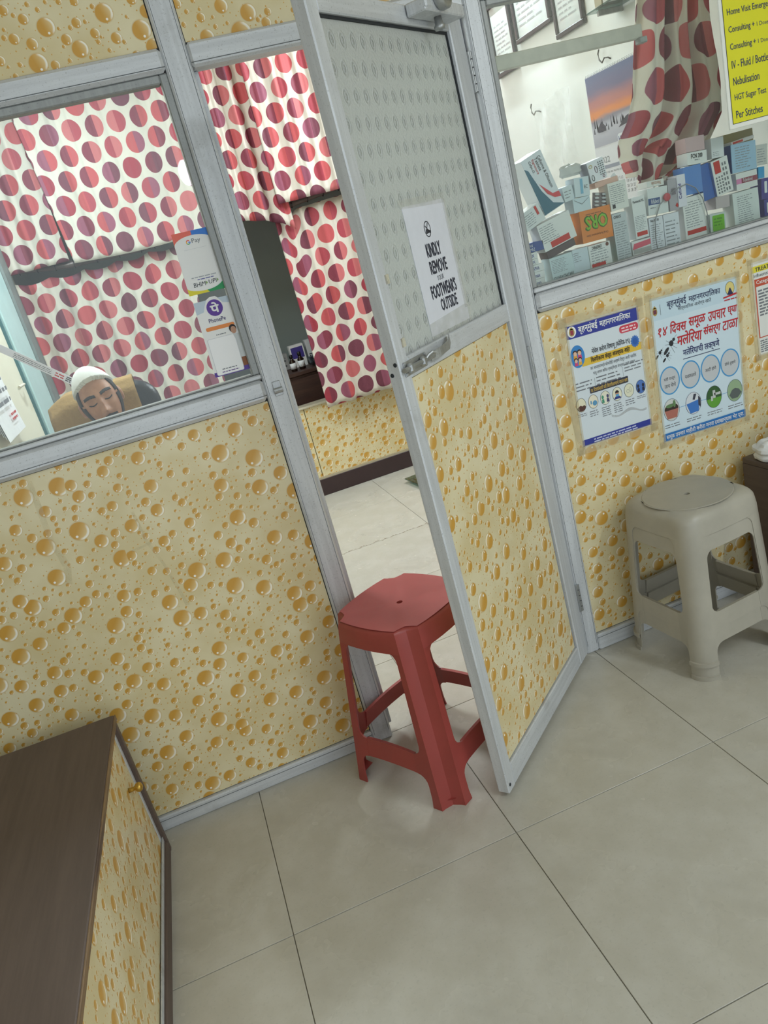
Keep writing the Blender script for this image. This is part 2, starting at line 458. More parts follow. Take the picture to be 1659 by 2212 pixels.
BLACK = plain((24, 24, 28), .6); INK = plain((52, 54, 62), .7); NAVY = plain((44, 52, 140), .6); GREY_INK = plain((120, 124, 130), .7)
RED_INK = plain((198, 48, 52), .6)
TAPE = mat_film('dirty_tape', (228, 214, 176), .24); CLEAR = mat_film('clear_polythene', (226, 230, 232), .28, .12)

# ================================================================== THE SETTING
# ---- floor: grout bed and separate tiles
fl = struct('floor', 'pale beige polished tile floor')
MB().box(-1.6, 2.7, -3.7, 3.6, -.06, -.0035).build('grout_bed', plain((142, 136, 122), .8), fl)
def tile_grid(xs, ys):
    cache = {}
    for i in range(len(xs) - 1):
        for j in range(len(ys) - 1):
            wx, wy = round(xs[i + 1] - xs[i], 3), round(ys[j + 1] - ys[j], 3)
            if (wx, wy) not in cache:
                g = .0011
                cache[(wx, wy)] = MB().box(-wx / 2 + g, wx / 2 - g, -wy / 2 + g, wy / 2 - g, -.010, 0, .0007).mesh('tile', TILE)
            o = bpy.data.objects.new('tile', cache[(wx, wy)]); COL.objects.link(o); o.parent = fl
            o.location = ((xs[i] + xs[i + 1]) / 2, (ys[j] + ys[j + 1]) / 2, 0)
XS = [-1.6] + [round(-.2026 + .6 * k, 4) for k in range(-2, 5)] + [2.7]
tile_grid(XS, [-3.7] + [round(-.586 - .6 * k, 4) for k in range(4, -1, -1)] + [.02])
tile_grid([-.66] + [round(-.2026 + .6 * k, 4) for k in range(0, 4)] + [2.05], [.02, .455, 1.055, 1.655, 2.255, 2.79])
# chipped, stained joint in the inner room
rg = random.Random(3); m = MB()
for k in range(46):
    x = .40 + k * .017 + rg.uniform(-.006, .006); wd = rg.uniform(.006, .020); dy = rg.uniform(-.012, .010)
    m.add([(x, 1.655 + dy, .0006), (x + wd, 1.655 + dy + rg.uniform(-.004, .004), .0006), (x + wd * .8, 1.655 + dy + rg.uniform(.003, .009), .0006), (x + wd * .1, 1.655 + dy + rg.uniform(.002, .008), .0006)], [(0, 1, 2, 3)])
m.build('chipped_joint', plain((128, 112, 92), .9), fl)

# ---- partition: aluminium sections with laminate and glass
wf = struct('wall_front', 'aluminium and laminate partition with amber water drop print')
def bar(name, x0, x1, z0, z1, y0=0., y1=.05, b=.004, mat=None, par=None):
    return MB().box(x0, x1, y0, y1, z0, z1, b).build(name, mat or (ALU_H if x1 - x0 > z1 - z0 else ALU), par or wf)
ZT = 2.007
bar('post', .185, .248, 0, 2.75, -.002, .052, .005)
bar('post', .966, 1.016, 0, 2.75, -.002, .052, .005)
bar('post', -.66, -.60, 1.217, 2.75)
bar('post', 1.985, 2.045, 0, 2.75)
bar('door_stop', .248, .262, .03, 1.952, .030, .052, .002)
bar('door_stop', .952, .966, .03, 1.952, .030, .052, .002)
# left bay
bar('sill_rail', -1.6, .185, 1.144, 1.205, -.010, .05, .010)
bar('sill_ledge', -.60, .185, 1.204, 1.217, -.004, .055, .003)
bar('bottom_rail', -1.6, .185, .0, .048, -.004, .05, .004)
bar('transom', -.60, .185, 1.955, 2.007, -.008, .05, .008)
# door bay head
bar('transom', .248, .966, 1.952, 2.007, -.006, .05, .006)
# right bay
bar('sill_rail', 1.016, 1.985, 1.154, 1.212, -.010, .05, .010)
bar('sill_ledge', 1.016, 1.985, 1.211, 1.225, -.004, .055, .003)
bar('bottom_rail', 1.016, 1.985, .0, .060, -.004, .05, .004)
bar('transom', 1.016, 1.985, 1.968, 2.012, -.008, .05, .008)
bar('bottom_rail', 2.045, 2.7, .0, .060, -.004, .05, .004)
# dark sealant gap lines, laminate sheets
def sheet(x0, x1, z0, z1, mat):
    MB().box(x0 - .004, x1 + .004, .011, .030, z0 - .004, z1 + .004).build('gasket', GASKET, wf)
    MB().box(x0 + .0025, x1 - .0025, .009, .032, z0 + .0025, z1 - .0025).build('laminate_panel', mat, wf)
sheet(-1.6, .185, .048, 1.144, LAM_L)
sheet(-1.6, -.66, 1.217, 2.74, LAM_L)
sheet(1.016, 1.985, .060, 1.154, LAM_R)
sheet(2.045, 2.7, .060, 2.74, LAM_R)
sheet(-.60, .185, 2.007, 2.74, LAM_T)
sheet(.248, .966, 2.007, 2.74, LAM_T)
sheet(1.016, 1.985, 2.012, 2.74, LAM_R)
# fine joints along the extruded sections
GRV = plain((96, 100, 102), .6)
for x0, x1, z, y in ((-1.6, .185, 1.1595, -.0101), (-1.6, .185, 1.2045, -.0075), (1.016, 1.985, 1.169, -.0101), (1.016, 1.985, 1.2115, -.0075), (-.60, .185, 1.9655, -.0081), (.248, .966, 1.963, -.0061), (1.016, 1.985, .048, -.0041), (-1.6, .185, .036, -.0041)):
    MB().box(x0, x1, y - .0003, y + .001, z - .0009, z + .0009).build('section_joint', GRV, wf)
for x in (.1925, .2405, .9735, 1.0085): MB().box(x - .0006, x + .0006, -.0024, -.001, .03, 2.74).build('section_joint', GRV, wf)
# striking clip for the door bolt
cl = MB().box(.207, .229, -.005, -.002, 1.148, 1.188, .001)
cl.tube([(.206, -.007, 1.163), (.230, -.007, 1.163)], .008, 10).build('bolt_keeper', STEEL, wf)

def window(name, label, x0, x1, z0, z1, bw=.020):
    wd = struct(name, label)
    for nm, a in (('glazing_bead', (x0, x0 + bw, z0, z1)), ('glazing_bead', (x1 - bw, x1, z0, z1)), ('glazing_bead', (x0 + bw, x1 - bw, z1 - bw, z1)), ('glazing_bead', (x0 + bw, x1 - bw, z0, z0 + .005))):
        MB().box(a[0], a[1], .003, .036, a[2], a[3], .003).build(nm, ALU_DK, wd)
    MB().box(x0 + bw - .006, x1 - bw + .006, .0185, .0225, z0 + .001, z1 - bw + .006).build('pane', GLASS, wd)
    return wd
window('window_1', 'clear glazed window of the cabin behind the man', -.60, .185, 1.217, 1.955)
window('window_2', 'clear glazed window with medicine boxes piled behind it', 1.016, 1.985, 1.225, 1.968, .016)

# ---- the half-open door
DX = .704
d1 = struct('door_1', 'half-open aluminium door with figured glass above and drop laminate below', (.9718, -.0043, 0), (-.011, 0, .71756))
def dbar(name, s0, s1, z0, z1, mat=None, y0=0., y1=.034, b=.003): return MB().box(-s1, -s0, y0, y1, z0, z1, b).build(name, mat or (ALU_H if s1 - s0 > z1 - z0 else ALU), d1)
dbar('stile', .662, DX, .012, 1.948); dbar('stile', .004, .078, .012, 1.948)
dbar('bottom_rail', .078, .662, .012, .080, None, .001, .033)
dbar('lock_rail', .078, .662, 1.163, 1.213, None, .001, .033)
dbar('top_rail', .078, .662, 1.906, 1.948, None, .001, .033)
MB().box(-.664, -.076, .012, .022, .078, 1.166).build('gasket', GASKET, d1)
MB().box(-.659, -.084, .009, .025, .083, 1.1605).build('laminate_panel', LAM_D, d1)
MB().box(-.664, -.076, .015, .019, 1.211, 1.217).build('gasket', GASKET, d1)
MB().box(-.083, -.076, .010, .024, 1.213, 1.908).build('gasket', GASKET, d1)
MB().box(-.662, -.078, .010, .024, 1.900, 1.908).build('gasket', GASKET, d1)
MB().box(-.663, -.077, .014, .019, 1.212, 1.907).build('pane', FIG, d1)
for z in (.22, 1.02, 1.81):
    h = MB().box(-.006, .004, -.006, .004, z - .05, z + .05, .001)
    for k in range(5): h.lathe([(.0062, z - .048 + k * .02), (.0062, z - .031 + k * .02)], (.004, -.004, 0), 10)
    h.build('hinge', STEEL, d1)
# tower bolt on the lock rail
b = MB().box(-.690, -.585, -.003, .0005, 1.172, 1.204, .001).build('bolt_plate', STEEL, d1)
MB().tube([(-.702, -.009, 1.189), (-.560, -.009, 1.188)], .0058, 10).build('bolt_rod', STEEL, d1)
kp = MB()
for s in (.675, .615): kp.box(-s - .008, -s + .008, -.017, -.003, 1.178, 1.199, .004)
kp.build('bolt_guide', STEEL, d1)
sc = MB()
for sx, sz in ((.686, 1.176), (.686, 1.201), (.592, 1.176), (.592, 1.201)): sc.ball((-sx, -.0035, sz), (.004, .002, .004), 8, 5)
sc.build('screw', ALU_DK, d1)
hs = MB().tube([(-.60, -.010, 1.190), (-.592, -.014, 1.196), (-.582, -.020, 1.200), (-.575, -.024, 1.196)], .004, 8)
hs.build('bolt_lever', STEEL, d1)
m = MB(); pth = [(-.57, -.004, 1.186), (-.54, -.016, 1.190), (-.50, -.020, 1.196), (-.475, -.012, 1.206), (-.462, -.004, 1.207)]
m.rings([[(p[0], p[1], p[2] - .010), (p[0], p[1] - .002, p[2] - .010), (p[0], p[1] - .002, p[2] + .010), (p[0], p[1], p[2] + .010)] for p in pth])
m.build('hasp_strap', STEEL, d1)
sc = MB()
for z in (1.205, 1.180): sc.lathe([(.0045, -.0015), (.0045, .0005)], (0, 0, 0), 8, '-y')
m = MB()
for (yy, z) in ((.010, 1.205), (.024, 1.183)): m.ball((-DX - .0005, yy, z), (.002, .005, .005), 8, 5)
m.build('screw', GASKET, d1)
MB().ball((-DX + .012, -.0005, .035), (.005, .002, .005), 8, 5).build('screw', GASKET, d1)
# closer arm bracket at the head of the door
k = MB().box(-.30, -.09, -.052, -.001, 1.918, 1.946, .003); k.build('closer_bracket', ALU, d1)
k = MB().lathe([(.030, -.004), (.034, .004), (.034, .020), (.026, .024), (.018, .016), (.012, .022)], (-.225, -.052, 1.953), 18, '-y'); k.build('closer_roller', STEEL, d1, True)
k = MB().lathe([(.012, 1.890), (.014, 1.898), (.010, 1.902), (.009, 1.918)], (-.20, -.030, 0), 12); k.build('closer_bolt', STEEL, d1, True)
m = MB().box(-.30, -.265, -.056, -.046, 1.922, 1.99, .004); m.build('closer_arm', ALU, d1)
# taped dirt marks on the stile
m = MB()
for z in (1.235, 1.375): m.box(-.672, -.655, -.0008, 0, z, z + .020)
m.build('tape_residue', TAPE, d1)

# ---- inner room shell
wl = struct('wall_left', 'cream painted side wall of the cabin with pale blue board')
MB().box(-.76, -.66, .05, 2.78, 0, 2.75).build('plaster', CREAM, wl)
MB().box(-.66, -.635, 1.78, 2.24, 0, 2.70, .006).build('painted_board', plain((176, 206, 206), .4, var=.05, vscale=6), wl)
MB().box(-.66, -.648, 1.765, 1.78, 0, 2.70).build('board_edge', plain((60, 110, 118), .5), wl)
MB().box(-.66, -.625, 2.26, 2.44, 0, 2.70, .01).build('corner_post', plain((108, 118, 116), .5, var=.1), wl)
MB().box(-.66, -.640, 2.47, 2.60, 0, 2.70, .01).build('corner_post', plain((96, 104, 102), .5, var=.1), wl)
for yy, z in ((1.62, 1.27), (2.10, 1.045)):
    MB().tube([(-.652, yy - .05, z), (-.640, yy - .02, z + .003), (-.640, yy + .02, z + .003), (-.652, yy + .05, z)], .006, 8).build('wall_clip', plain((206, 200, 184), .5), wl)
wr = struct('wall_right', 'bright white side wall carrying framed certificates and calendar')
MB().box(2.05, 2.15, .05, 3.6, 0, 2.75).build('plaster', WHITE_WALL, wr)
wb = struct('wall_back', 'laminated low wall across the back of the cabin')
for x0, x1 in ((-.66, .6915), (.6955, 1.62), (1.624, 2.05)):
    MB().box(x0, x1, 2.78, 2.80, .124, .590, .0015).build('laminate_panel', LAM_L, wb)
MB().box(-.66, 2.05, 2.79, 2.86, 0, .59).build('core', GASKET, wb)
MB().box(-.66, 2.05, 2.765, 2.87, .590, .604, .003).build('ledge', plain((190, 182, 160), .5), wb)
MB().box(-.66, 2.05, 2.76, 2.86, 2.56, 2.75).build('header', WHITE_WALL, wb)
bb = tag(MB().box(-.66, 2.05, 2.764, 2.79, .0, .112, .003).build('baseboard_back', plain((58, 42, 44), .45, var=.06)), 'dark brown skirting along the back low wall', None, None, 'structure')
tag(MB().box(-.66, 2.05, 2.768, 2.79, .112, .125).build('trim_1', plain((176, 164, 138), .6)), 'thin pale strip above the dark brown skirting', None, None, 'structure')
far = struct('wall_far', 'dim grey green wall of the recess behind curtains')
MB().box(-.76, 2.15, 3.55, 3.65, 0, 2.75).build('plaster', mat_plaster('grey_green_paint', (164, 178, 176)), far)
MB().box(-.76, -.66, 2.78, 3.55, 0, 2.75).build('plaster_return', mat_plaster('grey_green_paint_b', (164, 178, 176)), far)
tag(MB().box(-1.7, 2.8, -3.7, 3.65, 2.75, 2.85).build('ceiling', mat_plaster('ceiling_paint', (232, 230, 222))), 'flat white ceiling over both rooms', None, None, 'structure')
tag(MB().box(-1.7, -1.6, -3.7, .05, 0, 2.75).build('wall_outer_left', mat_plaster('waiting_paint', (214, 208, 190))), 'plain cream wall of the waiting area', None, None, 'structure')
tag(MB().box(2.7, 2.8, -3.7, .05, 0, 2.75).build('wall_outer_right', mat_plaster('waiting_paint_b', (214, 208, 190))), 'plain cream wall beside the waiting stools', None, None, 'structure')

# ---- lamps: a tube on the cabin ceiling, one in the waiting area, a small bulb behind the viewer
def tube_light(loc, rz, watts, label, length=1.2, hue=(.86, .95, 1.)):
    t = thing('tube_light', label, 'lamp', loc, rz)
    MB().box(-length / 2 - .03, length / 2 + .03, -.02, .02, .028, .05, .003).build('batten', WHITE, t)
    MB().tube([(-length / 2, 0, .010), (length / 2, 0, .010)], .014, 12).build('tube', mat_emit('tube_glow', (255, 250, 240), 9.), t)
    for s in (-1, 1): MB().box(s * (length / 2 + .015) - .015, s * (length / 2 + .015) + .015, -.016, .016, -.008, .03, .002).build('end_cap', WHITE, t)
    ld = bpy.data.lights.new('tube_glow', 'AREA'); ld.shape = 'RECTANGLE'; ld.size = length; ld.size_y = .03; ld.energy = watts; ld.color = hue
    lo = bpy.data.objects.new('tube_glow', ld); COL.objects.link(lo); lo.parent = t; lo.location = (0, 0, -.008)
    return t
tube_light((1.97, 1.75, 2.62), (.9, 0, PI / 2), INNER_W * .95, 'bare tube light high on the white cabin wall')
tube_light((-.25, 1.5, 2.695), (0, 0, PI / 2), INNER_W * .85, 'bare tube light on the cabin ceiling')
tube_light((2.1, -2.6, 2.695), (0, 0, PI / 2), OUTER_W, 'bare tube light on the waiting area ceiling')
t = thing('hanging_bulb', 'white bulb hanging behind the viewer in the waiting area', 'lamp', (.46, -3.0, 2.12))
MB().ball((0, 0, 0), (.045, .045, .075), 14, 10).build('bulb', mat_emit('bulb_glow', (235, 242, 255), 14.), t, True)
MB().lathe([(.016, .07), (.018, .11), (.010, .12)], (0, 0, 0), 10).build('holder', WHITE, t)
MB().tube([(0, 0, .12), (0, 0, .62)], .003, 6).build('cord', BLACK, t)

# ================================================================== FURNITURE
def stool(label, loc, rz, h, a, b, mat, style, group=None, apron=.062):
    """moulded plastic stool: dished seat with skirt, four channel legs, four stretchers"""
    t = thing('plastic_stool', label, 'stool', loc, (0, 0, rz), group)
    c = .046 if style == 'flute' else .052
    if style == 'flute': prof = [(c, 0), (.95 * c, .26 * c), (.74 * c, .74 * c), (.26 * c, .95 * c), (0, c)]
    else: prof = [(c - c * math.sin(q), c - c * math.cos(q)) for q in [PI / 2 * k / 6 for k in range(7)]]
    hs = lambda z: a + (b - a) * (1 - z / h)
    def ring(s, z, k=1., bow=0.):
        """seat outline with half side s"""
        P = []
        for q in range(4):
            cs, sn = math.cos(q * PI / 2), math.sin(q * PI / 2)
            L = []
            for u, v in prof: L.append((s - u * k, s - v * k))
            # side run after this corner: from (s, s - c) down to (s, -(s - c))
            for i in range(1, 6):
                f = i / 6.; yy = (s - c * k) * (1 - 2 * f); L.append((s + bow * (1 - (1 - 2 * f) ** 2), yy))
            P += [(x * sn + y * cs if False else x * cs + y * sn, -x * sn + y * cs, z) for x, y in L]
        return P
    bow = .010 if style == 'flute' else .004
    R = []; rr = .012 if style == 'flute' else .034
    hole = [(.009 * math.cos(2 * PI * k / len(ring(a, 0))), .009 * math.sin(2 * PI * k / len(ring(a, 0)))) for k in range(len(ring(a, 0)))]
    base = ring(a, 0, 1., bow)
    def ang(p): return math.atan2(p[1], p[0])
    R.append([(.008 * math.cos(ang(p)), .008 * math.sin(ang(p)), h - .014) for p in base])
    R.append([(.009 * math.cos(ang(p)), .009 * math.sin(ang(p)), h - .005) for p in base])
    if style == 'flute':
        for f, dz in ((.35, .004), (.7, .002), (.90, 0), (.96, -.0005)): R.append([(p[0] * f, p[1] * f, h - max(dz, 0)) for p in base])
    else:
        rc = a * .93
        for f, dz in ((.4, .003), (.90, .001), (.955, 0.), (.975, .0025), (1.0, .001)): R.append([(rc * f * math.cos(ang(p)), rc * f * math.sin(ang(p)), h - dz) for p in base])
    inset = a - rr
    for k in range(1, 6):
        q = PI / 2 * k / 5
        s_ = inset + rr * math.sin(q)
        if style != 'flute': s_ = max(s_, a * .80)
        R.append(ring(s_ + .0, h - rr * (1 - math.cos(q)) - .0005, 1., bow * k / 5))
    zb = h - apron
    R.append(ring(hs((h - rr + zb) / 2) * 1.0, (h - rr + zb) / 2, 1., bow)); R.append(ring(hs(zb), zb, 1., bow))
    R.append(ring(hs(zb) - .004, zb, 1., bow)); R.append(ring(a - .006, h - rr - .004, 1., bow))
    R.append([(p[0] * .5, p[1] * .5, h - .012) for p in base])
    m = MB(); m.rings(R, True, False, False)
    o = m.build('seat', mat, t); smooth_by_angle(o, 38)
    # legs
    w0, w1, rf, th = (.064, .074, .030, .0045) if style == 'flute' else (.060, .056, .026, .0040)
    zs0, zs1 = (.100, .160) if style == 'flute' else (.112, .165)
    def fil(d, r): return r - math.sqrt(max(0., r * r - (r - d) ** 2)) if d < r else 0.
    def wz(z):
        ww = w0 + (w1 - w0) * (1 - z / zb)
        ww += fil(max(0, zb - z), rf)
        if zs0 <= z <= zs1: ww += rf
        elif z > zs1: ww += fil(z - zs1, rf)
        else: ww += fil(zs0 - z, rf)
        if style == 'flute' and z < .03: ww += .004 * (1 - z / .03)
        return ww
    zl = sorted(set([0., .012, .0135, .03, zs0 - .03, zs0 - .02, zs0 - .012, zs0 - .006, zs0 - .002, zs0, zs1, zs1 + .002, zs1 + .006, zs1 + .012, zs1 + .02, zs1 + .03,
                     zb * .55, zb * .75, zb - .03, zb - .02, zb - .012, zb - .006, zb - .002, zb]))
    def leg_ring(z):
        s, ww = hs(z) + (.0045 if style != 'flute' and z < .013 else 0.), wz(z) + (.004 if style != 'flute' and z < .013 else 0.); full = [(ww, 0), ((ww + c) / 2, 0)] + prof + [(0, (ww + c) / 2), (0, ww)]
        inn = []
        for i, (u, v) in enumerate(full):
            if v == 0 and u > c * .99: inn.append((u, v + th) if u > c * 1.01 else (u + .3 * th, v + th))
            elif u == 0 and v > c * .99: inn.append((u + th, v) if v > c * 1.01 else (u + th, v + .3 * th))
            else: inn.append((u + th * .8, v + th * .8))
        P = full + inn[::-1]
        return [(s - u, s - v, z) for u, v in P]
    lm = MB().rings([leg_ring(z) for z in zl]); 
    if style == 'flute':   # closing web near the foot
        s = hs(.022); lm.add([(s - .06, s - .002, .022), (s - .002, s - .06, .022), (s - .03, s - .03, .020), (s - .055, s - .055, .022)], [(0, 2, 1, 3)])
    me = lm.mesh('leg', mat)
    lo = None
    for q in range(4):
        o = bpy.data.objects.new('leg', me); COL.objects.link(o); o.parent = t; o.rotation_euler = (0, 0, q * PI / 2)
        if q == 0: smooth_by_angle(o, 38)
    # stretchers between the legs
    sm = MB(); n = 8; A = []
    for k in range(n + 1):
        f = -1 + 2. * k / n; ring_ = []
        for z, yo in ((zs0, 0), (zs1, 0), (zs1 - .001, -.010), (zs0 + .004, -.0045)):
            s = hs(z); hw = s - wz((zs0 + zs1) / 2) + .002; ring_.append((f * hw, s + yo - .0006, z + (.004 * (1 - f * f) if style == 'flute' else 0)))
        A.append(ring_)
    sm.rings(A); me2 = sm.mesh('stretcher', mat)
    for q in range(4):
        o = bpy.data.objects.new('stretcher', me2); COL.objects.link(o); o.parent = t; o.rotation_euler = (0, 0, q * PI / 2)
    return t
def mat_plastic(name, rgb, rough):
    t = NT(name); o = t.coord(); n = t.noise(o, 8., 5, .6); f = t.noise(o, 300., 2, .5); c = lin(rgb)
    col = t.mix(t.sstep(n, .3, .75), tuple(v * .9 for v in c[:3]) + (1,), tuple(min(1, v * 1.06) for v in c[:3]) + (1,))
    return t.done(t.bsdf(col, t.math('MULTIPLY_ADD', n, .25, rough - .1), 0., .6, t.bump(f, .04, .001)))
RED_PL = mat_plastic('red_moulded_plastic', (158, 66, 60), .40); BEIGE_PL = mat_plastic('beige_moulded_plastic', (170, 165, 152), .38)
# corner directions: the fit gives the front corner at -1.802 rad; local corner (+,+) lies at 45 degrees
stool('red plastic stool with fluted corners standing in the open doorway', (.352, -.166, 0), -1.802 - PI / 4, .524, .152, .205, RED_PL, 'flute')
SB = (1.298, -.188); SRZ = -2.25 - PI / 4
stool('lower beige plastic stool, nested under another and resting on the floor tiles', (SB[0], SB[1], 0), SRZ, .485, .146, .168, BEIGE_PL, 'round', 'nested beige stools', .075)
stool('upper beige plastic stool with round seat, stacked on its twin below the posters', (SB[0], SB[1], .048), SRZ, .485, .146, .168, BEIGE_PL, 'round', 'nested beige stools', .075)

# ---- low brown cabinet in the near corner
cb = thing('low_cabinet', 'low dark brown cabinet with drop-print sliding door and gold knob', 'cabinet', (-.481, -.086, 0), (0, 0, -.029))
MB().box(-.75, 0, -1.75, 0, .450, .468, .003).build('top_board', BROWN, cb)
MB().box(-.0005, .0035, -1.75, .0, .4515, .4665, .001).build('edge_band', mat_wood('worn_edge_band', (150, 122, 86), (84, 66, 58), .5), cb)
MB().box(-.75, -.001, -.018, 0, 0, .450, .002).build('end_board', BROWN, cb)
MB().box(-.75, -.001, -1.75, -1.732, 0, .450, .002).build('end_board', BROWN, cb)
MB().box(-.75, -.002, -1.732, -.018, .0, .040, .002).build('base_board', BROWN, cb)
MB().box(-.75, -.732, -1.732, -.018, .040, .450, .002).build('rear_board', BROWN, cb)
MB().box(-.030, -.012, -.034, -.018, .040, .450, .002).build('side_channel', ALU, cb)
MB().box(-.034, -.008, -1.73, -.018, .040, .047, .001).build('lower_track', ALU, cb)
for x in (-.033, -.021, -.009): MB().box(x - .0012, x + .0012, -1.73, -.018, .047, .057).build('track_lip', ALU, cb)
MB().box(-.034, -.008, -1.73, -.018, .438, .450, .001).build('upper_track', ALU_DK, cb)
for y0, y1, x in ((-1.30, -.036, -.018), (-1.72, -1.25, -.030)):
    d = MB().box(x - .004, x + .004, y0, y1, .050, .440, .001).build('sliding_door', LAM_C, cb)
    ky = y1 - .08 if x > -.02 else y0 + .08
    MB().lathe([(.007, 0), (.006, .010), (.0055, .016), (.012, .022), (.0135, .028), (.011, .034), (.004, .037)], (x + .004, ky, .300), 14, 'x').build('knob', plain((196, 158, 70), .25, .7), d, True, 'small round gold knob')
# ---- a second cabinet at the edge of the picture
c2 = thing('low_cabinet', 'dark framed cabinet beyond the beige stools with laminate front', 'cabinet', (1.625, -.04, 0))
MB().box(0, .70, -.36, 0, .488, .508, .003).build('top_board', BROWN, c2)
MB().box(0, .018, -.36, 0, 0, .488, .002).build('end_board', BROWN, c2)
MB().box(.682, .70, -.36, 0, 0, .488, .002).build('end_board', BROWN, c2)
MB().box(.018, .682, -.36, -.02, 0, .03, .002).build('base_board', BROWN, c2)
MB().box(.018, .682, -.018, 0, .03, .488, .002).build('rear_board', LAM_R, c2)
MB().box(.018, .034, -.358, -.34, .03, .488, .002).build('side_channel', ALU, c2)
MB().box(.020, .60, -.05, -.044, .05, .47, .002).build('shelf_panel', LAM_R, c2)
# crumpled white things on it
def crumple(name, label, cat, c, r, mat, seed, amp=.35, group=None):
    rg = random.Random(seed); m = MB(); n, k = 28, 16; ph = [(rg.uniform(2, 6), rg.uniform(2, 6), rg.uniform(0, 6)) for _ in range(6)]
    R = []
    for j in range(k + 1):
        a = -PI / 2 + PI * j / k; ring = []
        for i in range(n):
            t = 2 * PI * i / n; q = max(math.cos(a), .03)
            f = 1 + amp * sum(abs(math.sin(p[0] * t * .5 + p[2]) * math.cos(p[1] * a + p[2])) - .35 for p in ph) / 6 * 2
            z = r[2] * math.sin(a) * f
            ring.append((c[0] + r[0] * q * math.cos(t) * f, c[1] + r[1] * q * math.sin(t) * f, max(c[2] + z, c[2] - r[2] * .55)))
        R.append(ring)
    return tag(smooth_by_angle(m.rings(R).build(name, mat), 25), label, cat, group)
BAG = plain((226, 226, 224), .35, var=.04)
crumple('plastic_bag', 'crumpled white plastic bag on the cabinet corner', 'bag', (1.675, -.13, .533), (.058, .055, .045), BAG, 4, .25)
crumple('cloth_bundle', 'bundled white cloth behind the crumpled plastic bag', 'cloth', (1.80, -.17, .565), (.070, .07, .095), plain((232, 232, 230), .6, var=.04), 9, .22)

# ================================================================== CURTAINS
CURT = [mat_curtain('dotted_cloth_a', 0, 0), mat_curtain('dotted_cloth_b', .041, .07), mat_curtain('dotted_cloth_c', .022, .12), mat_curtain('dotted_cloth_d', .09, .03)]
def cloth(name, label, f, nu, nv, ulen, vlen, mat, group=None, thick=.0012):
    """f(s, t) -> point; s across, t from top 0 to bottom 1"""
    vs = [f(i / nu, j / nv) for j in range(nv + 1) for i in range(nu + 1)]
    fs = [(j * (nu + 1) + i, j * (nu + 1) + i + 1, (j + 1) * (nu + 1) + i + 1, (j + 1) * (nu + 1) + i) for j in range(nv) for i in range(nu)]
    me = bpy.data.meshes.new(name); me.from_pydata(vs, [], fs); me.materials.append(mat)
    uvl = me.uv_layers.new(name='UVMap')
    for p in me.polygons:
        p.use_smooth = True
        for li in p.loop_indices:
            v = me.loops[li].vertex_index; uvl.data[li].uv = ((v % (nu + 1)) / nu * ulen, -(v // (nu + 1)) / nv * vlen)
    o = bpy.data.objects.new(name, me); COL.objects.link(o)
    s = o.modifiers.new('cloth_thickness', 'SOLIDIFY'); s.thickness = thick
    return tag(o, label, 'curtain', group)
def hang(name, label, x0, x1, z0, z1, y, mat, folds=5, amp=.018, seed=1, top=None, bottom=None, left=None, stretch=1.12, drift=0.):
    rg = random.Random(seed); ph = [rg.uniform(0, 6.28) for _ in range(6)]; fr = [folds * rg.uniform(.8, 1.25) for _ in range(3)]
    def f(s, t):
        s2 = s + .003 * math.sin(2 * PI * fr[0] * s + ph[0])
        x = x0 + (x1 - x0) * s2 + drift * t
        if left: x += left(t) * (1 - s) ** 2
        zt = z1 + (top(s) if top else 0); zb_ = z0 + (bottom(s) if bottom else 0)
        yy = y + amp * (math.sin(2 * PI * fr[0] * s + ph[1]) + .6 * math.sin(2 * PI * fr[1] * 1.9 * s + ph[2] + .8 * t) + .25 * math.sin(2 * PI * fr[2] * 4.3 * s + ph[3] + 1.5 * t))
        return (x, yy, zt + (zb_ - zt) * t)
    return cloth(name, label, f, int(90 * (x1 - x0) / .8) + 20, 30, (x1 - x0) * stretch, z1 - z0, mat)
YC = 2.70
hang('curtain', 'upper dotted curtain seen at the corner behind window, partly under its neighbour', -.655, -.335, 1.78, 2.62, YC - .045, CURT[1], 2.2, .007, 3, stretch=1.12)
hang('curtain', 'widest upper dotted curtain hanging behind the man', -.36, .56, 1.76, 2.62, YC - .065, CURT[0], 5, .007, 5, bottom=lambda s: -.02 * math.sin(PI * s), stretch=1.12, left=lambda t: .05 * t)
hang('curtain', 'narrow upper dotted curtain with a twisted tail in the doorway', .555, .93, 1.70, 2.62, YC - .085, CURT[2], 2.6, .016, 8, bottom=lambda s: .07 * (1 - s) - .06 * s ** 4, stretch=1.22)
hang('curtain', 'bright upper dotted curtain nearest the open door', .86, 2.03, 1.79, 2.62, YC - .12, CURT[3], 7, .009, 12, stretch=1.12)
hang('curtain', 'lower dotted curtain behind the man, below the sagging rod', -.655, .275, .86, 1.735, YC + .01, CURT[2], 5, .009, 15, top=lambda s: -.02 * abs(math.sin(5 * PI * s)) - .012 * math.sin(PI * s), stretch=1.12)
hang('curtain', 'lower dotted curtain hanging in front of the low wall in the doorway', .825, 2.03, .572, 1.745, YC - .025, CURT[1], 7, .011, 21, top=lambda s: -.05 * math.exp(-((s - .07) / .03) ** 2) + .05 * s, stretch=1.12)
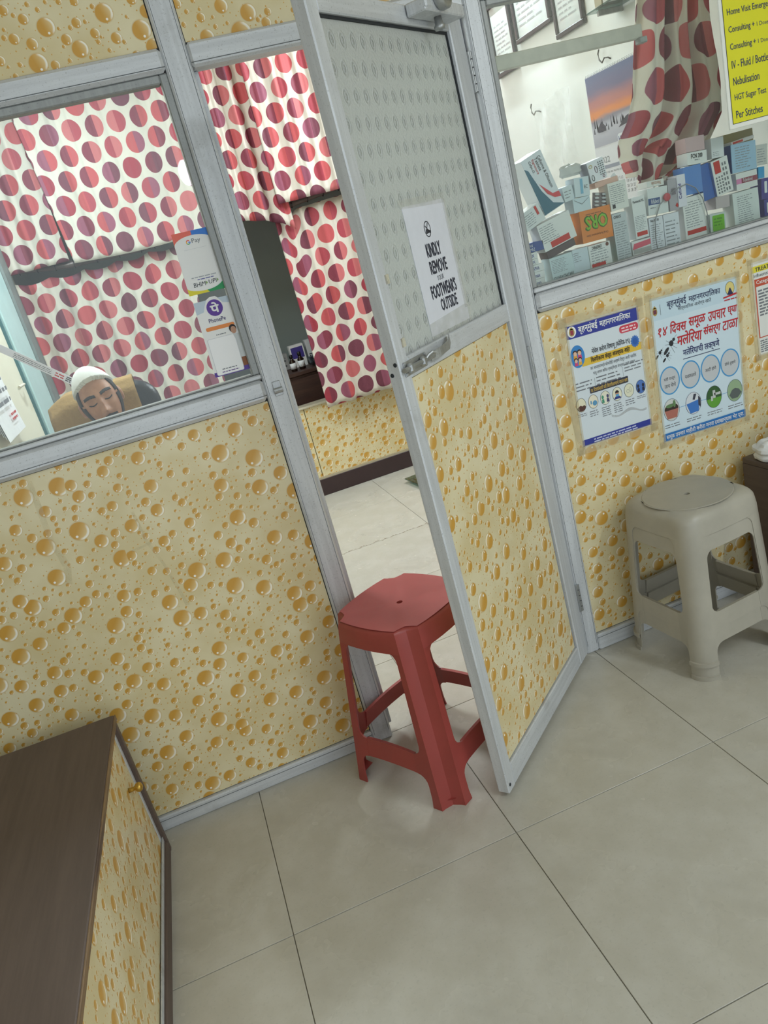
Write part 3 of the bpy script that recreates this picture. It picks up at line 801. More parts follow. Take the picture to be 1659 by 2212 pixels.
# sagging curtain rods with rings
def rod(label, pts, r, n_rings):
    t = thing('curtain_rod', label, 'curtain rod', pts[0]); o0 = Vector(pts[0])
    P = [Vector(p) - o0 for p in pts]
    MB().tube(P, r, 10).build('pipe', plain((84, 72, 68), .4, .2, var=.15), t, True)
    for k in range(n_rings):
        f = (k + .5) / n_rings * (len(P) - 1); i = min(int(f), len(P) - 2); p = P[i].lerp(P[i + 1], f - i)
        MB().tube([(p.x, p.y + (r + .004) * math.cos(q * PI / 6), p.z + (r + .004) * math.sin(q * PI / 6)) for q in range(13)], .0022, 6).build('ring', BLACK, t)
    return t
rod('dark sagging curtain rod with wire rings behind the man', [(-.655, YC - .01, 1.80), (-.35, YC - .01, 1.762), (.05, YC - .01, 1.752), (.30, YC - .01, 1.765), (.60, YC - .01, 1.785)], .017, 13)
rod('dark curtain rod with wire rings crossing the doorway', [(.56, YC - .035, 1.768), (.90, YC - .035, 1.775), (1.30, YC - .035, 1.815), (2.04, YC - .035, 1.84)], .017, 12)
# near curtain pushed aside over the medicine ledge
LV = [(1.661, 1.997, 1.891, 1.992), (1.649, 1.926, 1.903, 1.911), (1.634, 1.854, 1.903, 1.832), (1.615, 1.768, 1.905, 1.743), (1.598, 1.68, 1.904, 1.65), (1.57, 1.613, 1.897, 1.566), (1.527, 1.561, 1.847, 1.493), (1.51, 1.521, 1.769, 1.447), (1.505, 1.467, 1.688, 1.415), (1.489, 1.437, 1.61, 1.392)]
def nearc(s, t):
    f = t * (len(LV) - 1); i = min(int(f), len(LV) - 2); q = f - i; q = q * q * (3 - 2 * q) * .5 + q * .5
    a = [LV[i][k] + (LV[i + 1][k] - LV[i][k]) * q for k in range(4)]
    x = a[0] + (a[2] - a[0]) * s; z = a[1] + (a[3] - a[1]) * s
    am = .030 * (1 - .35 * t)
    y = .215 + am * (math.sin(2 * PI * 3.1 * s + .6 + 1.6 * t) + .55 * math.sin(2 * PI * 6.3 * s + 2.2 * t)) + .02 * math.sin(3 * PI * t) * s
    if t > .72: z += .012 * math.sin(9 * s + 14 * t); y -= .06 * (t - .72) / .28
    return (x, y, z)
cloth('curtain', 'near dotted curtain bunched aside over the medicine boxes', nearc, 90, 60, .52, .78, CURT[0])

# ================================================================== THE MAN BEHIND THE WINDOW, HIS CHAIR
def hsurf(th, ph):
    """head surface; th = longitude (0 faces the viewer), ph = latitude; local: x to viewer's right, -y forward, z up"""
    cx, sx, cz, sz = math.cos(th), math.sin(th), math.cos(ph), math.sin(ph)
    x, y, z = .0755 * cz * sx, -.096 * cz * cx, .120 * sz
    front = max(0., cx)
    if z < 0:
        q = -z / .120
        x *= 1 - .26 * q ** 1.4
        y = y * (1 - .05 * q) - .012 * front * q * cz ** .5 if y < 0 else y * (1 - .40 * q)
    else:
        x *= 1 + .03 * math.sin(PI * z / .120)
    if y < 0:                       # the face is flatter than an egg
        y *= 1 - .05 * math.exp(-(x / .05) ** 2)
    def g(cx_, cz_, sx_, sz_): return math.exp(-((x - cx_) / sx_) ** 2 - ((z - cz_) / sz_) ** 2)
    if cx > 0 and y < -.02:
        d = 0.
        d += .026 * g(0, -.028, .0115, .014) + .015 * g(0, -.006, .0085, .020) + .009 * g(0, .016, .008, .018)     # nose
        d += .009 * g(.0135, -.032, .0075, .008) + .009 * g(-.0135, -.032, .0075, .008)                          # nostrils
        for s in (-1, 1):
            d -= .0115 * g(s * .031, .014, .0155, .012)                                                          # sockets
            d += .0085 * g(s * .031, .012, .0125, .0075)                                                         # closed lids
            d += .0045 * g(s * .031, .034, .022, .007)                                                           # brow
            d += .004 * g(s * .042, -.022, .018, .018)                                                           # cheek
        d += .006 * g(0, -.058, .020, .0055) + .0065 * g(0, -.069, .017, .006) - .004 * g(0, -.0635, .022, .002)  # lips
        d -= .004 * g(0, -.080, .020, .006) + 0
        d += .008 * g(0, -.098, .020, .013)                                                                      # chin
        y -= d
    return Vector((x, y, z))
HM = Matrix.Translation((-.247, .455, 1.222)) @ Matrix.Rotation(.107, 4, 'Z') @ Matrix.Rotation(-.20, 4, 'Y') @ Matrix.Rotation(.02, 4, 'X') @ Matrix.Scale(1.02, 4)
def head_patch(keep, off, nu=120, nv=84, rise=0.):
    """a thin shell over the part of the head where keep(th, ph, p) holds"""
    m = MB(); idx = {}; vs = []; fs = []
    def vert(i, j, lift):
        th, ph = -PI + 2 * PI * i / nu, -PI / 2 + PI * j / nv
        p = hsurf(th, ph); n = Vector((p.x / .0755 ** 2, p.y / .096 ** 2, p.z / .12 ** 2)).normalized()
        k = (i % nu, j, lift)
        if k not in idx: idx[k] = len(vs); vs.append(HM @ (p + n * (off if lift else -.004) + Vector((0, 0, rise * max(0., p.z / .12) ** 1.0 if lift else 0.))))
        return idx[k]
    cells = set()
    for i in range(nu):
        for j in range(1, nv - 1):
            th, ph = -PI + 2 * PI * (i + .5) / nu, -PI / 2 + PI * (j + .5) / nv
            if keep(th, ph, hsurf(th, ph)): cells.add((i, j))
    for i, j in cells:
        fs.append(tuple(vert(a, b, 1) for a, b in ((i, j), (i + 1, j), (i + 1, j + 1), (i, j + 1))))
        for (ni, nj), e in ((((i - 1) % nu, j), ((i, j), (i, j + 1))), (((i + 1) % nu, j), ((i + 1, j), (i + 1, j + 1))), ((i, j - 1), ((i, j), (i + 1, j))), ((i, j + 1), ((i, j + 1), (i + 1, j + 1)))):
            if (ni, nj) not in cells:
                a, b = e; fs.append((vert(a[0], a[1], 1), vert(b[0], b[1], 1), vert(b[0], b[1], 0), vert(a[0], a[1], 0)))
    m.add(vs, fs); return m
man = thing('person', 'bearded man in white knitted cap, eyes lowered, seated behind the window', 'person', (-.31, 1.062, 0)); man.scale = (.958, .958, .958)
PT = Matrix.Translation((.25, -.52, 0))          # world -> person's frame
def skin_mat():
    t = NT('skin'); o = t.coord(); n = t.noise(o, 30., 4, .6); c = t.noise(o, 260., 3, .6)
    col = t.mix(t.sstep(n, .3, .7), lin((164, 116, 90)), lin((184, 136, 108)))
    b = t.new('ShaderNodeBsdfPrincipled'); t.put(b.inputs['Base Color'], col); b.inputs['Roughness'].default_value = .48
    b.inputs['Subsurface Weight'].default_value = .08; b.inputs['Subsurface Radius'].default_value = (.01, .004, .002)
    t.put(b.inputs['Normal'], t.bump(c, .08, .001)); return t.done(b.outputs[0])
SKIN = skin_mat(); HAIR = plain((30, 24, 22), .65, bump=.6, vscale=400.)
bm_ = MB(PT)
R = []
for j in range(49):
    ph = -PI / 2 + PI * j / 48; ph = max(min(ph, PI / 2 - .02), -PI / 2 + .02)
    R.append([HM @ hsurf(-PI + 2 * PI * i / 72, ph) for i in range(72)])
bm_.rings(R)
for s in (-1, 1):                                  # ears
    Q = HM @ Matrix.Translation((s * .078, .008, -.004)) @ Matrix.Rotation(s * .35, 4, 'Z')
    e = MB(PT @ Q); e.ball((0, 0, 0), (.010, .018, .031), 14, 10); bm_.v += []; b0 = len(bm_.v); bm_.v += e.v; bm_.f += [tuple(i + b0 for i in f) for f in e.f]
    e = MB(PT @ Q); e.ball((s * .003, .004, .004), (.008, .016, .026), 12, 8); b0 = len(bm_.v); bm_.v += e.v; bm_.f += [tuple(i + b0 for i in f) for f in e.f]
hc = HM @ Vector((0, .02, -.07))
bm_.capsule(hc, .056, (-.25, .535, 1.06), .060, 16)
bm_.capsule((-.25, .535, 1.06), .062, (-.25, .54, 1.0), .085, 16)
# trunk, arms, hands, legs
def trunk(z, rx, ry, cy): return [(-.25 + rx * math.cos(2 * PI * k / 28), cy + ry * math.sin(2 * PI * k / 28), z) for k in range(28)]
bm_.rings([trunk(*a) for a in ((.46, .15, .13, .50), (.52, .185, .15, .505), (.65, .170, .125, .52), (.80, .180, .125, .53), (.92, .200, .120, .54), (1.00, .175, .100, .54), (1.035, .11, .08, .54))])
for s in (-1, 1):
    sh, el, wr_ = (-.25 + s * .185, .535, .985), (-.25 + s * .245, .40, .76), (-.25 + s * .085, .20, .845)
    bm_.capsule(sh, .058, el, .045, 14); bm_.capsule(el, .045, wr_, .029, 14)
    W = Vector(wr_); fw = Vector((-s * .35, -.82, .28)).normalized(); sd = Vector((s * .55, 0, .75)).normalized()
    bm_.capsule(W, .027, W + fw * .055, .030, 12)
    for k, L in enumerate((.062, .072, .068, .052)):
        p0 = W + fw * .070 + sd * (k - 1.5) * .017; p1 = p0 + fw * L * .5 + Vector((-s * .012, 0, .004)); p2 = p1 + Vector((-s * .030, -.004, .010))
        bm_.capsule(p0, .0095, p1, .0088, 8); bm_.capsule(p1, .0088, p2, .0078, 8)
    t0 = W + fw * .030 + sd * .028; bm_.capsule(t0, .0125, t0 + Vector((-s * .030, -.026, .020)), .0095, 8)
    hp, kn, an = (-.25 + s * .09, .48, .50), (-.25 + s * .12, .13, .50), (-.25 + s * .11, .20, .085)
    bm_.capsule(hp, .085, kn, .060, 14); bm_.capsule(kn, .056, an, .036, 14); bm_.capsule((an[0], .215, .035), .033, (an[0], .09, .028), .026, 12)
body = bm_.build('body', SKIN, man, True)
rm = body.modifiers.new('one_skin', 'REMESH'); rm.mode = 'VOXEL'; rm.voxel_size = .0042; rm.use_smooth_shade = True
sm_ = body.modifiers.new('soften', 'SMOOTH'); sm_.factor = .5; sm_.iterations = 3
def patch(name, keep, off, mat, nu=120, nv=84, smooth=True, lift=0.):
    h = head_patch(keep, off, nu, nv, lift); h.v = [tuple(PT @ Vector(p)) for p in h.v]
    return h.build(name, mat, man, smooth)
# cap covers the crown down to a line across the forehead
CAPT = NT('knitted_cap'); o_ = CAPT.coord(); wv = CAPT.noise(CAPT.vmath('MULTIPLY', o_, (520., 520., 160.)), 1., 3, .6)
CAPM = CAPT.done(CAPT.bsdf(CAPT.mix(wv, lin((214, 214, 210)), lin((240, 240, 237))), .8, 0., .2, CAPT.bump(wv, .5, .003)))
patch('cap', lambda th, ph, p: p.z > .088 - .075 * (1 - math.cos(th)) * .5, .010, CAPM, 120, 96, True, .014)
patch('hair', lambda th, ph, p: (p.z < .092 - .075 * (1 - math.cos(th)) * .5) and (abs(th) > 1.05) and p.z > -.005 - .05 * max(0, abs(th) - 1.7) and (abs(th) > 1.30 - .0 or p.z > .02), .004, HAIR)
def beard(th, ph, p):
    a = abs(p.x)
    if math.cos(th) < -.05: return False
    jaw = p.z < -.078 and p.z > -.118
    side = abs(th) > .98 and abs(th) < 1.5 and p.z < .010
    chin = a < .024 and p.z < -.074
    lower = p.z < -.066 and a > .030
    return (jaw or side or chin or lower) and p.z > -.119
patch('beard', beard, .0035, HAIR, 180, 130)
patch('moustache', lambda th, ph, p: math.cos(th) > .5 and abs(p.x) < .030 and -.056 - .10 * max(0, abs(p.x) - .018) < p.z < -.043 - .25 * abs(p.x), .0026, HAIR, 220, 200)
patch('eyebrow', lambda th, ph, p: math.cos(th) > .3 and .010 < p.x < .053 and abs(p.z - (.036 + .004 * math.sin((p.x - .010) / .043 * PI) - .05 * max(0, p.x - .04))) < .0052 - .05 * max(0, p.x - .035), .0022, HAIR, 260, 220)
patch('eyebrow', lambda th, ph, p: math.cos(th) > .3 and -.053 < p.x < -.010 and abs(p.z - (.036 + .004 * math.sin((-p.x - .010) / .043 * PI) - .05 * max(0, -p.x - .04))) < .0052 - .05 * max(0, -p.x - .035), .0022, HAIR, 260, 220)
for s in (-1, 1):
    patch('eyelash', lambda th, ph, p: math.cos(th) > .3 and abs(p.x - s * .031) < .0145 and abs(p.z - (.0065 + 22. * (p.x - s * .031) ** 2)) < .0019, .0018, HAIR, 300, 260)
patch('lips', lambda th, ph, p: math.cos(th) > .5 and abs(p.x) < .023 and -.0735 + .2 * abs(p.x) < p.z < -.0575 - .12 * abs(p.x), .0012, plain((140, 84, 78), .5), 260, 220)
# shirt: shell over trunk and arms, with collar
SHIRT = plain((222, 224, 230), .75, var=.04, vscale=60)
m = MB(PT)
m.rings([trunk(a[0], a[1] + .016, a[2] + .016, a[3]) for a in ((.47, .165, .14, .50), (.56, .188, .148, .51), (.70, .178, .130, .525), (.84, .190, .130, .535), (.94, .206, .124, .54), (1.00, .180, .104, .54), (1.040, .100, .074, .54))], True, False, False)
for s in (-1, 1):
    m.capsule((-.25 + s * .18, .535, .985), .070, (-.25 + s * .245, .40, .76), .060, 16); m.capsule((-.25 + s * .245, .40, .76), .059, (-.25 + s * .125, .245, .826), .046, 16)
sh = m.build('shirt', SHIRT, man, True)
m = MB(PT)
col_in = [(-.25 + .076 * math.cos(2 * PI * k / 24), .54 + .070 * math.sin(2 * PI * k / 24), 1.035) for k in range(24)]
m.rings([col_in, [(p[0] * 1.0 + .006 * math.cos(2 * PI * k / 24), p[1], 1.095 + .012 * math.sin(2 * PI * k / 24)) for k, p in enumerate(col_in)], [(-.25 + .100 * math.cos(2 * PI * k / 24), .54 + .094 * math.sin(2 * PI * k / 24), 1.048) for k in range(24)]], True, False, False)
m.build('collar', SHIRT, man, True)
m = MB(PT)
for s in (-1, 1):
    hp, kn, an = (-.25 + s * .09, .48, .50), (-.25 + s * .12, .13, .50), (-.25 + s * .11, .20, .085)
    m.capsule(hp, .097, kn, .073, 16); m.capsule(kn, .072, (an[0], an[1], .11), .055, 16)
m.build('trousers', plain((70, 74, 84), .8), man, True)

# office chair with a towel over its back
ch = thing('office_chair', 'black leather office chair with tan towel behind the seated man', 'chair', (-.305, 1.165, 0)); ch.scale = (1, 1, .975)
LEATH = plain((34, 34, 38), .35, bump=.25, vscale=120.)
def pad(x0, x1, z0, z1, y0, y1, r, mat, name, par, lean=.0, n=6):
    P = rrect(x0, z0, x1, z1, r, n); c = ((x0 + x1) / 2, (z0 + z1) / 2); R = []
    for y, k in ((y0 + .012, .90), (y0, .80), (y0 + .004, .93), (y0 + .02, 1.), (y1 - .02, 1.), (y1 - .004, .94), (y1, .8)):
        R.append([(c[0] + (p[0] - c[0]) * k, y + lean * (p[1] - z0), c[1] + (p[1] - c[1]) * k) for p in P])
    return MB().rings(R[1:]).build(name, mat, par, True)
pad(-.19, .205, .52, 1.225, -.01, .085, .10, LEATH, 'backrest', ch, .05)
seat = MB(); P = rrect(-.24, -.48, .24, -.0, .08); seat.rings([[(p[0] * k, p[1], z) for p in P] for z, k in ((.36, .9), (.37, 1.), (.425, 1.), (.435, .92))]); seat.build('seat', LEATH, ch, True)
MB().box(-.03, .03, .05, .09, .36, .62, .008).build('back_bracket', BLACK, ch)
MB().lathe([(.03, .08), (.03, .2), (.022, .2), (.022, .36)], (0, -.22, 0), 16).build('gas_column', BLACK, ch)
for k in range(5):
    a = 2 * PI * k / 5 + .3; cx, cy = .27 * math.cos(a), -.22 + .27 * math.sin(a)
    l = MB().tube([(0, -.22, .10), (cx * .6, -.22 + (cy + .22) * .6, .085), (cx, cy, .065)], [.024, .018, .014], 8).build('base_leg', BLACK, ch)
    MB().lathe([(.026, -.012), (.030, -.006), (.030, .006), (.026, .012)], (cx, cy, .030), 14, 'x').build('castor', BLACK, l)
for s in (-1, 1): MB().tube([(s * .25, -.06, .40), (s * .28, -.08, .58), (s * .28, -.16, .63), (s * .28, -.34, .62)], .018, 8).build('armrest', BLACK, ch)
tw = MB(); R = []; nn = 26
def towel(s, t):
    x = -.178 + .292 * s; prof_ = [(.105, .85), (.12, 1.17), (.11, 1.236), (.06, 1.252), (.018, 1.244), (-.02, 1.20), (-.034, 1.0), (-.030, .72)]
    f = t * (len(prof_) - 1); i = min(int(f), len(prof_) - 2); q = f - i
    y = prof_[i][0] + (prof_[i + 1][0] - prof_[i][0]) * q; z = prof_[i][1] + (prof_[i + 1][1] - prof_[i][1]) * q
    z -= .040 * max(0, 1 - s * 4.5) ** 1.5; x -= .02 * max(0, .3 - s) * 3 * (1 if t > .5 else 0)
    return (x, y - .006 + .004 * math.sin(11 * s + 3 * t) + .02 * (z - .5) * .0, z)
vs = [towel(i / nn, j / 40) for j in range(41) for i in range(nn + 1)]
tw.add(vs, [(j * (nn + 1) + i, j * (nn + 1) + i + 1, (j + 1) * (nn + 1) + i + 1, (j + 1) * (nn + 1) + i) for j in range(40) for i in range(nn)])
to = tw.build('towel', plain((156, 126, 78), .9, var=.08, vscale=90, bump=.5)); to.location = (-.305, 1.165, 0); to.scale = (1.12, 1, .975)
s_ = to.modifiers.new('cloth_thickness', 'SOLIDIFY'); s_.thickness = .006
for p in to.data.polygons: p.use_smooth = True
tag(to, 'tan towel draped over the black leather chair back', 'towel')

# ================================================================== ON THE CABIN WALLS
# leaning frame helper: things hung on the right wall face -x; local x runs towards the viewer (-y), local z up, local -y out of the wall
def on_right(name, label, cat, y, z, group=None): return thing(name, label, cat, (2.048, y, z), (0, 0, -PI / 2), group)
X0 = 2.05
FRAME_GLASS = mat_glass('frame_glass', (250, 251, 250), .35)
def certificate(label, y_far, y_near, z0, h, seal):
    t = on_right('framed_certificate', label, 'certificate', y_far, z0, 'framed certificates on the white wall'); wd = y_far - y_near
    fr = plain((40, 38, 44), .4, var=.3, vscale=200); b = .020
    for a in ((0, wd, 0, b), (0, wd, h - b, h), (0, b, b, h - b), (wd - b, wd, b, h - b)): MB().box(a[0], a[1], -.018, 0, a[2], a[3], .003).build('frame_bar', fr, t)
    MB().box(b, wd - b, -.008, -.001, b, h - b).build('paper', PAPER, t)
    fine(t, b + .02, .06, wd - b - .02, h - .09, 9, plain((186, 186, 192), .6), -.0085, .3, .4)
    MB().box(b, wd - b, -.0125, -.0105, b, h - b).build('glass', FRAME_GLASS, t)
    if seal: prt(t, 'seal', [ell(wd * .62, .15, .022, .022)], plain((200, 96, 90), .6), -.0088)
    return t
certificate('narrow framed certificate hanging lowest, half behind the bar', 1.97, 1.74, 2.065, .33, False)
certificate('framed certificate with a round red seal', 1.71, 1.38, 2.155, .36, True)
certificate('framed pale certificate nearest the dotted curtain', 1.355, 1.125, 2.075, .34, False)
# small wall shelf with boxes above the curtain
t = on_right('wall_shelf', 'small glass wall shelf high above the calendar', 'shelf', .93, 2.06)
MB().box(0, .42, -.13, 0, 0, .006, .001).build('glass_shelf', mat_glass('shelf_glass', (170, 190, 185)), t)
for x in (.05, .37): MB().box(x - .006, x + .006, -.11, 0, -.02, 0, .001).build('shelf_bracket', STEEL, t)
for k, (x, wd, hh, c) in enumerate(((.03, .045, .11, (206, 196, 170)), (.085, .05, .12, (232, 230, 228)), (.145, .05, .10, (190, 80, 76)), (.205, .06, .12, (226, 224, 220)))):
    m = MB().box(2.048 - .105, 2.048 - .02, .93 - x - wd, .93 - x, 2.0665, 2.0665 + hh, .001)
    tag(m.build('carton', plain(c, .5)), ['cream carton at the far end of the glass wall shelf', 'white carton second on the glass wall shelf', 'red carton third on the glass wall shelf', 'white carton at the near end of the glass wall shelf'][k], 'box', 'cartons on the glass wall shelf')
# hanging calendar on a hook
ca = on_right('wall_calendar', 'wall calendar with sunset snow landscape on a wire hook', 'calendar', 1.20, 1.36); cw, chh = .375, .520
MB().box(0, cw, -.006, -.002, 0, chh).build('page', plain((226, 226, 232), .5), ca)
ct = NT('sunset_print'); oz = ct.sep(ct.coord()); nz = ct.noise(ct.vmath('MULTIPLY', ct.coord(), (3., 1., 14.)), 1., 4, .6)
cr = ct.new('ShaderNodeValToRGB'); cr.color_ramp.interpolation = 'EASE'
for i, (p, c) in enumerate(((0., (176, 176, 190)), (.26, (196, 196, 208)), (.36, (150, 146, 160)), (.44, (236, 150, 96)), (.58, (196, 132, 128)), (.78, (120, 118, 150)), (1., (112, 124, 160)))):
    if i >= 2: cr.color_ramp.elements.new(p)
    cr.color_ramp.elements[i].position = p; cr.color_ramp.elements[i].color = lin(c)
ct.put(cr.inputs[0], ct.math('ADD', ct.math('DIVIDE', ct.math('SUBTRACT', oz[2], .235), .285), ct.math('MULTIPLY', ct.math('SUBTRACT', nz, .5), .22)))
MB().box(.004, cw - .004, -.0066, -.006, .235, chh - .004).build('picture', ct.done(ct.bsdf(cr.outputs[0], .4)), ca)
rg = random.Random(11); m = MB()
for k in range(34):
    x = .01 + rg.random() * (cw - .03); hh = rg.uniform(.015, .05); zz = .300 + rg.uniform(-.012, .012); m.flat([(x, zz), (x + .010, zz), (x + .005, zz + hh)], -.0070)
m.build('fir_trees', plain((58, 58, 74), .6), ca)
prt(ca, 'cabin_shape', [[(.05, .290), (.11, .290), (.11, .308), (.08, .330), (.05, .308)], [(.20, .285), (.28, .292), (.33, .330), (.26, .318)]], plain((70, 66, 80), .6), -.0073)
letter(ca, '2022', .022, .165, .105, .190, GREY_INK, -.0065); prt(ca, 'heading_bar', [rect(.024, .140, .17, .155), rect(.20, .140, .36, .155)], plain((150, 154, 170), .6), -.0064)
for r in range(6):
    for c in range(7):
        d = r * 7 + c - 1
        if 1 <= d <= 30 and r > 0: letter(ca, str(d), .030 + c * .023, .105 - r * .020, .030 + c * .023 + (.008 if d < 10 else .014), .117 - r * .020, INK, -.0064)
        if 1 <= d <= 31 and r > 0: letter(ca, str(d), .205 + c * .022, .105 - r * .020, .205 + c * .022 + (.008 if d < 10 else .014), .117 - r * .020, INK, -.0064)
for c, tx in enumerate('SUN MON TUE WED THU FRI SAT'.split()): letter(ca, tx, .028 + c * .023, .121, .046 + c * .023, .129, INK, -.0064); letter(ca, tx, .203 + c * .022, .121, .220 + c * .022, .129, INK, -.0064)
prt(ca, 'badge', [rrect(.185, .192, .300, .262, .012), [(.262, .25), (.30, .262), (.275, .305)]], plain((232, 236, 240), .5), -.0074)
letter(ca, 'HABIB', .192, .228, .262, .252, NAVY, -.0078, .02); letter(ca, 'HOSPITAL', .192, .200, .292, .221, plain((96, 110, 160), .6), -.0078)
prt(ca, 'leaf_mark', [ell(.280, .268, .007, .022), ell(.290, .258, .005, .014)], plain((52, 150, 150), .6), -.0078)
m = MB()
for k in range(30): m.tube([(.012 + k * .0121, -.001, chh - .006), (.012 + k * .0121, -.009, chh), (.012 + k * .0121, -.004, chh + .006)], .0012, 5)
m.build('wire_binding', STEEL, ca)
HOOK = plain((70, 66, 60), .4, .5)
def hook(label, y, z, grp):
    t = on_right('wall_hook', label, 'hook', y, z, grp)
    MB().tube([(0, 0, 0), (.002, -.012, .006), (-.012, -.02, .010), (-.030, -.022, -.004), (-.046, -.022, .010), (-.050, -.022, .034), (-.040, -.022, .048)], .0030, 7).build('wire', HOOK, t)
    return t
hook('bent wire hook holding up the wall calendar', 1.00, 1.905, 'bent wire hooks')
hook('bare bent wire hook left of the wall calendar', 1.62, 1.835, 'bent wire hooks')
# small black clip beside the calendar
tag(MB().box(2.005, 2.046, .78, .815, 1.775, 1.80, .002).build('black_clip', BLACK), 'small black clip on the wall beside the calendar', 'clip')
# clear polythene hanging
def poly(s, t): return (1.995 + .018 * math.sin(9 * s + 5 * t) + .010 * math.sin(23 * s - 7 * t), 1.60 - .34 * s, 1.86 - .34 * t - .02 * math.sin(6 * s))
nn = 40; vs = [poly(i / nn, j / nn) for j in range(nn + 1) for i in range(nn + 1)]
m = MB().add(vs, [(j * (nn + 1) + i, j * (nn + 1) + i + 1, (j + 1) * (nn + 1) + i + 1, (j + 1) * (nn + 1) + i) for j in range(nn) for i in range(nn)])
ob = m.build('polythene_sheet', mat_film('thin_polythene', (238, 240, 240), .10, .08), None, True); so = ob.modifiers.new('film', 'SOLIDIFY'); so.thickness = .0006
tag(ob, 'clear crinkled polythene sheet hanging on the white wall', 'polythene')
# bar across the window
t = thing('window_bar', 'flat grey bar fixed across inside the medicine window', 'bar', (1.02, .072, 1.808))
MB().box(-.004, .515, 0, .018, 0, .038, .003).build('strip', plain((196, 191, 178), .55, var=.06), t)
MB().box(.495, .520, -.012, .014, -.014, .002, .002).build('end_bracket', ALU_DK, t)
# ---- on the left wall: tear-off calendar, strip standing in for its reflection
lc = thing('tear_off_calendar', 'thick white calendar curling off the cream side wall', 'calendar', (-.658, .80, 1.14), (0, 0, PI / 2))
for k in range(6):
    m = MB(); nn = 10; q = .0025 * k; L = .40 + .004 * k; wdt = .42
    vs = []
    for j in range(nn + 1):
        t = j / nn; yo = -.003 - q - .010 * (1 - t) ** 3 * (k / 3.)
        vs += [(0 + .003 * k, yo, L * t + .012 * (5 - k) * (1 - t)), (wdt - .003 * k, yo, L * t + .012 * (5 - k) * (1 - t))]
    m.add(vs, [(2 * j, 2 * j + 1, 2 * j + 3, 2 * j + 2) for j in range(nn)]); o = m.build('page', PAPER, lc)
    so = o.modifiers.new('paper', 'SOLIDIFY'); so.thickness = .0006
fine(lc, .05, .11, .37, .36, 6, GREY_INK, -.030, .35, .1); fine(lc, .22, .05, .36, .085, 2, RED_INK, -.034, .5, .2)
ps = thing('reflection_strip', 'narrow printed strip standing in for a calendar reflection behind the cap', 'paper', (-.658, 1.10, 1.517), (0, math.radians(43.3), 0))  # added paper strip in place of the calendar's reflection in glass
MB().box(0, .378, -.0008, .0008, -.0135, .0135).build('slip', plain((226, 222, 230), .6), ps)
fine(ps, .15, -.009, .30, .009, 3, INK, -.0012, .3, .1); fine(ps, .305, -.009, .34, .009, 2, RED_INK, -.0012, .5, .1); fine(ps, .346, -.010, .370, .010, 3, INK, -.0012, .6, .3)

# ---- recess behind the curtains
rc = thing('sideboard', 'dark wooden sideboard in the recess behind the curtains', 'sideboard', (.30, 2.98, 0))
MB().box(0, 1.5, 0, .45, 0, .775, .004).build('carcass', DKWOOD, rc); MB().box(-.01, 1.51, -.02, .46, .775, .80, .004).build('top_board', DKWOOD, rc)
for k in range(4):
    d = MB().box(.02 + k * .37, .375 + k * .37, -.012, 0, .05, .755, .004).build('door_panel', DKWOOD, rc)
    MB().tube([(.34 + k * .37, -.012, .42), (.34 + k * .37, -.03, .43), (.34 + k * .37, -.03, .50), (.34 + k * .37, -.012, .51)], .004, 6).build('handle', STEEL, d)
def bottle(label, x, y, s, glass, capc, grp='small bottles on the sideboard'):
    t = thing('medicine_bottle', label, 'bottle', (x, y, .80), (0, 0, 0), grp)
    MB().lathe([(.017 * s, 0), (.019 * s, .004), (.019 * s, .058 * s), (.009 * s, .072 * s), (.009 * s, .082 * s)], (0, 0, 0), 14).build('body', plain(glass, .15), t, True)
    MB().lathe([(.0195 * s, .014 * s), (.0195 * s, .050 * s)], (0, 0, 0), 14).build('label', PAPER, t, True)
    MB().lathe([(.011 * s, .080 * s), (.011 * s, .098 * s), (.008 * s, .100 * s)], (0, 0, 0), 12).build('cap', plain(capc, .4), t, True)
bottle('dark brown medicine bottle with black cap, at the outer end', .755, 3.06, 1.1, (36, 22, 16), (30, 30, 32)); bottle('dark brown medicine bottle with black cap, beside the plastic cups', .815, 3.07, 1.15, (36, 22, 16), (30, 30, 32))
rg = random.Random(5)
for k in range(9):
    x, y, z = .90 + (k % 3) * .045, 3.05 + (k // 3) * .05, .80
    tag(MB().lathe([(.016, 0), (.019, .03), (.0205, .055), (.0185, .055), (.015, .004)], (x, y, z), 14).build('plastic_cup', mat_glass('cup_plastic', (225, 230, 232)) if k == 0 else bpy.data.materials['cup_plastic'], None, True), 'small clear plastic cup in the cluster on the sideboard', 'cup', 'clear cups on the sideboard')
t = thing('carton', 'white carton with purple panel standing on the sideboard', 'box', (.78, 3.20, .80)); MB().box(0, .10, 0, .06, 0, .15, .001).build('body', WHITE, t); prt(t, 'panel', [rect(.008, .06, .092, .135)], plain((70, 60, 140), .5), -.001)
t = thing('carton', 'pale printed carton beside the purple-panelled carton', 'box', (.90, 3.22, .80)); MB().box(0, .12, 0, .06, 0, .16, .001).build('body', plain((208, 210, 212), .5), t); prt(t, 'emblem', [ell(.085, .11, .022, .022)], plain((40, 70, 160), .5), -.001); fine(t, .01, .02, .11, .07, 4, INK, -.001)
t = thing('carton', 'low grey carton lying at the outer end of the sideboard', 'box', (.64, 3.24, .80)); MB().box(0, .12, 0, .08, 0, .11, .001).build('body', plain((150, 150, 150), .5), t); fine(t, .01, .02, .11, .09, 4, INK, -.001)
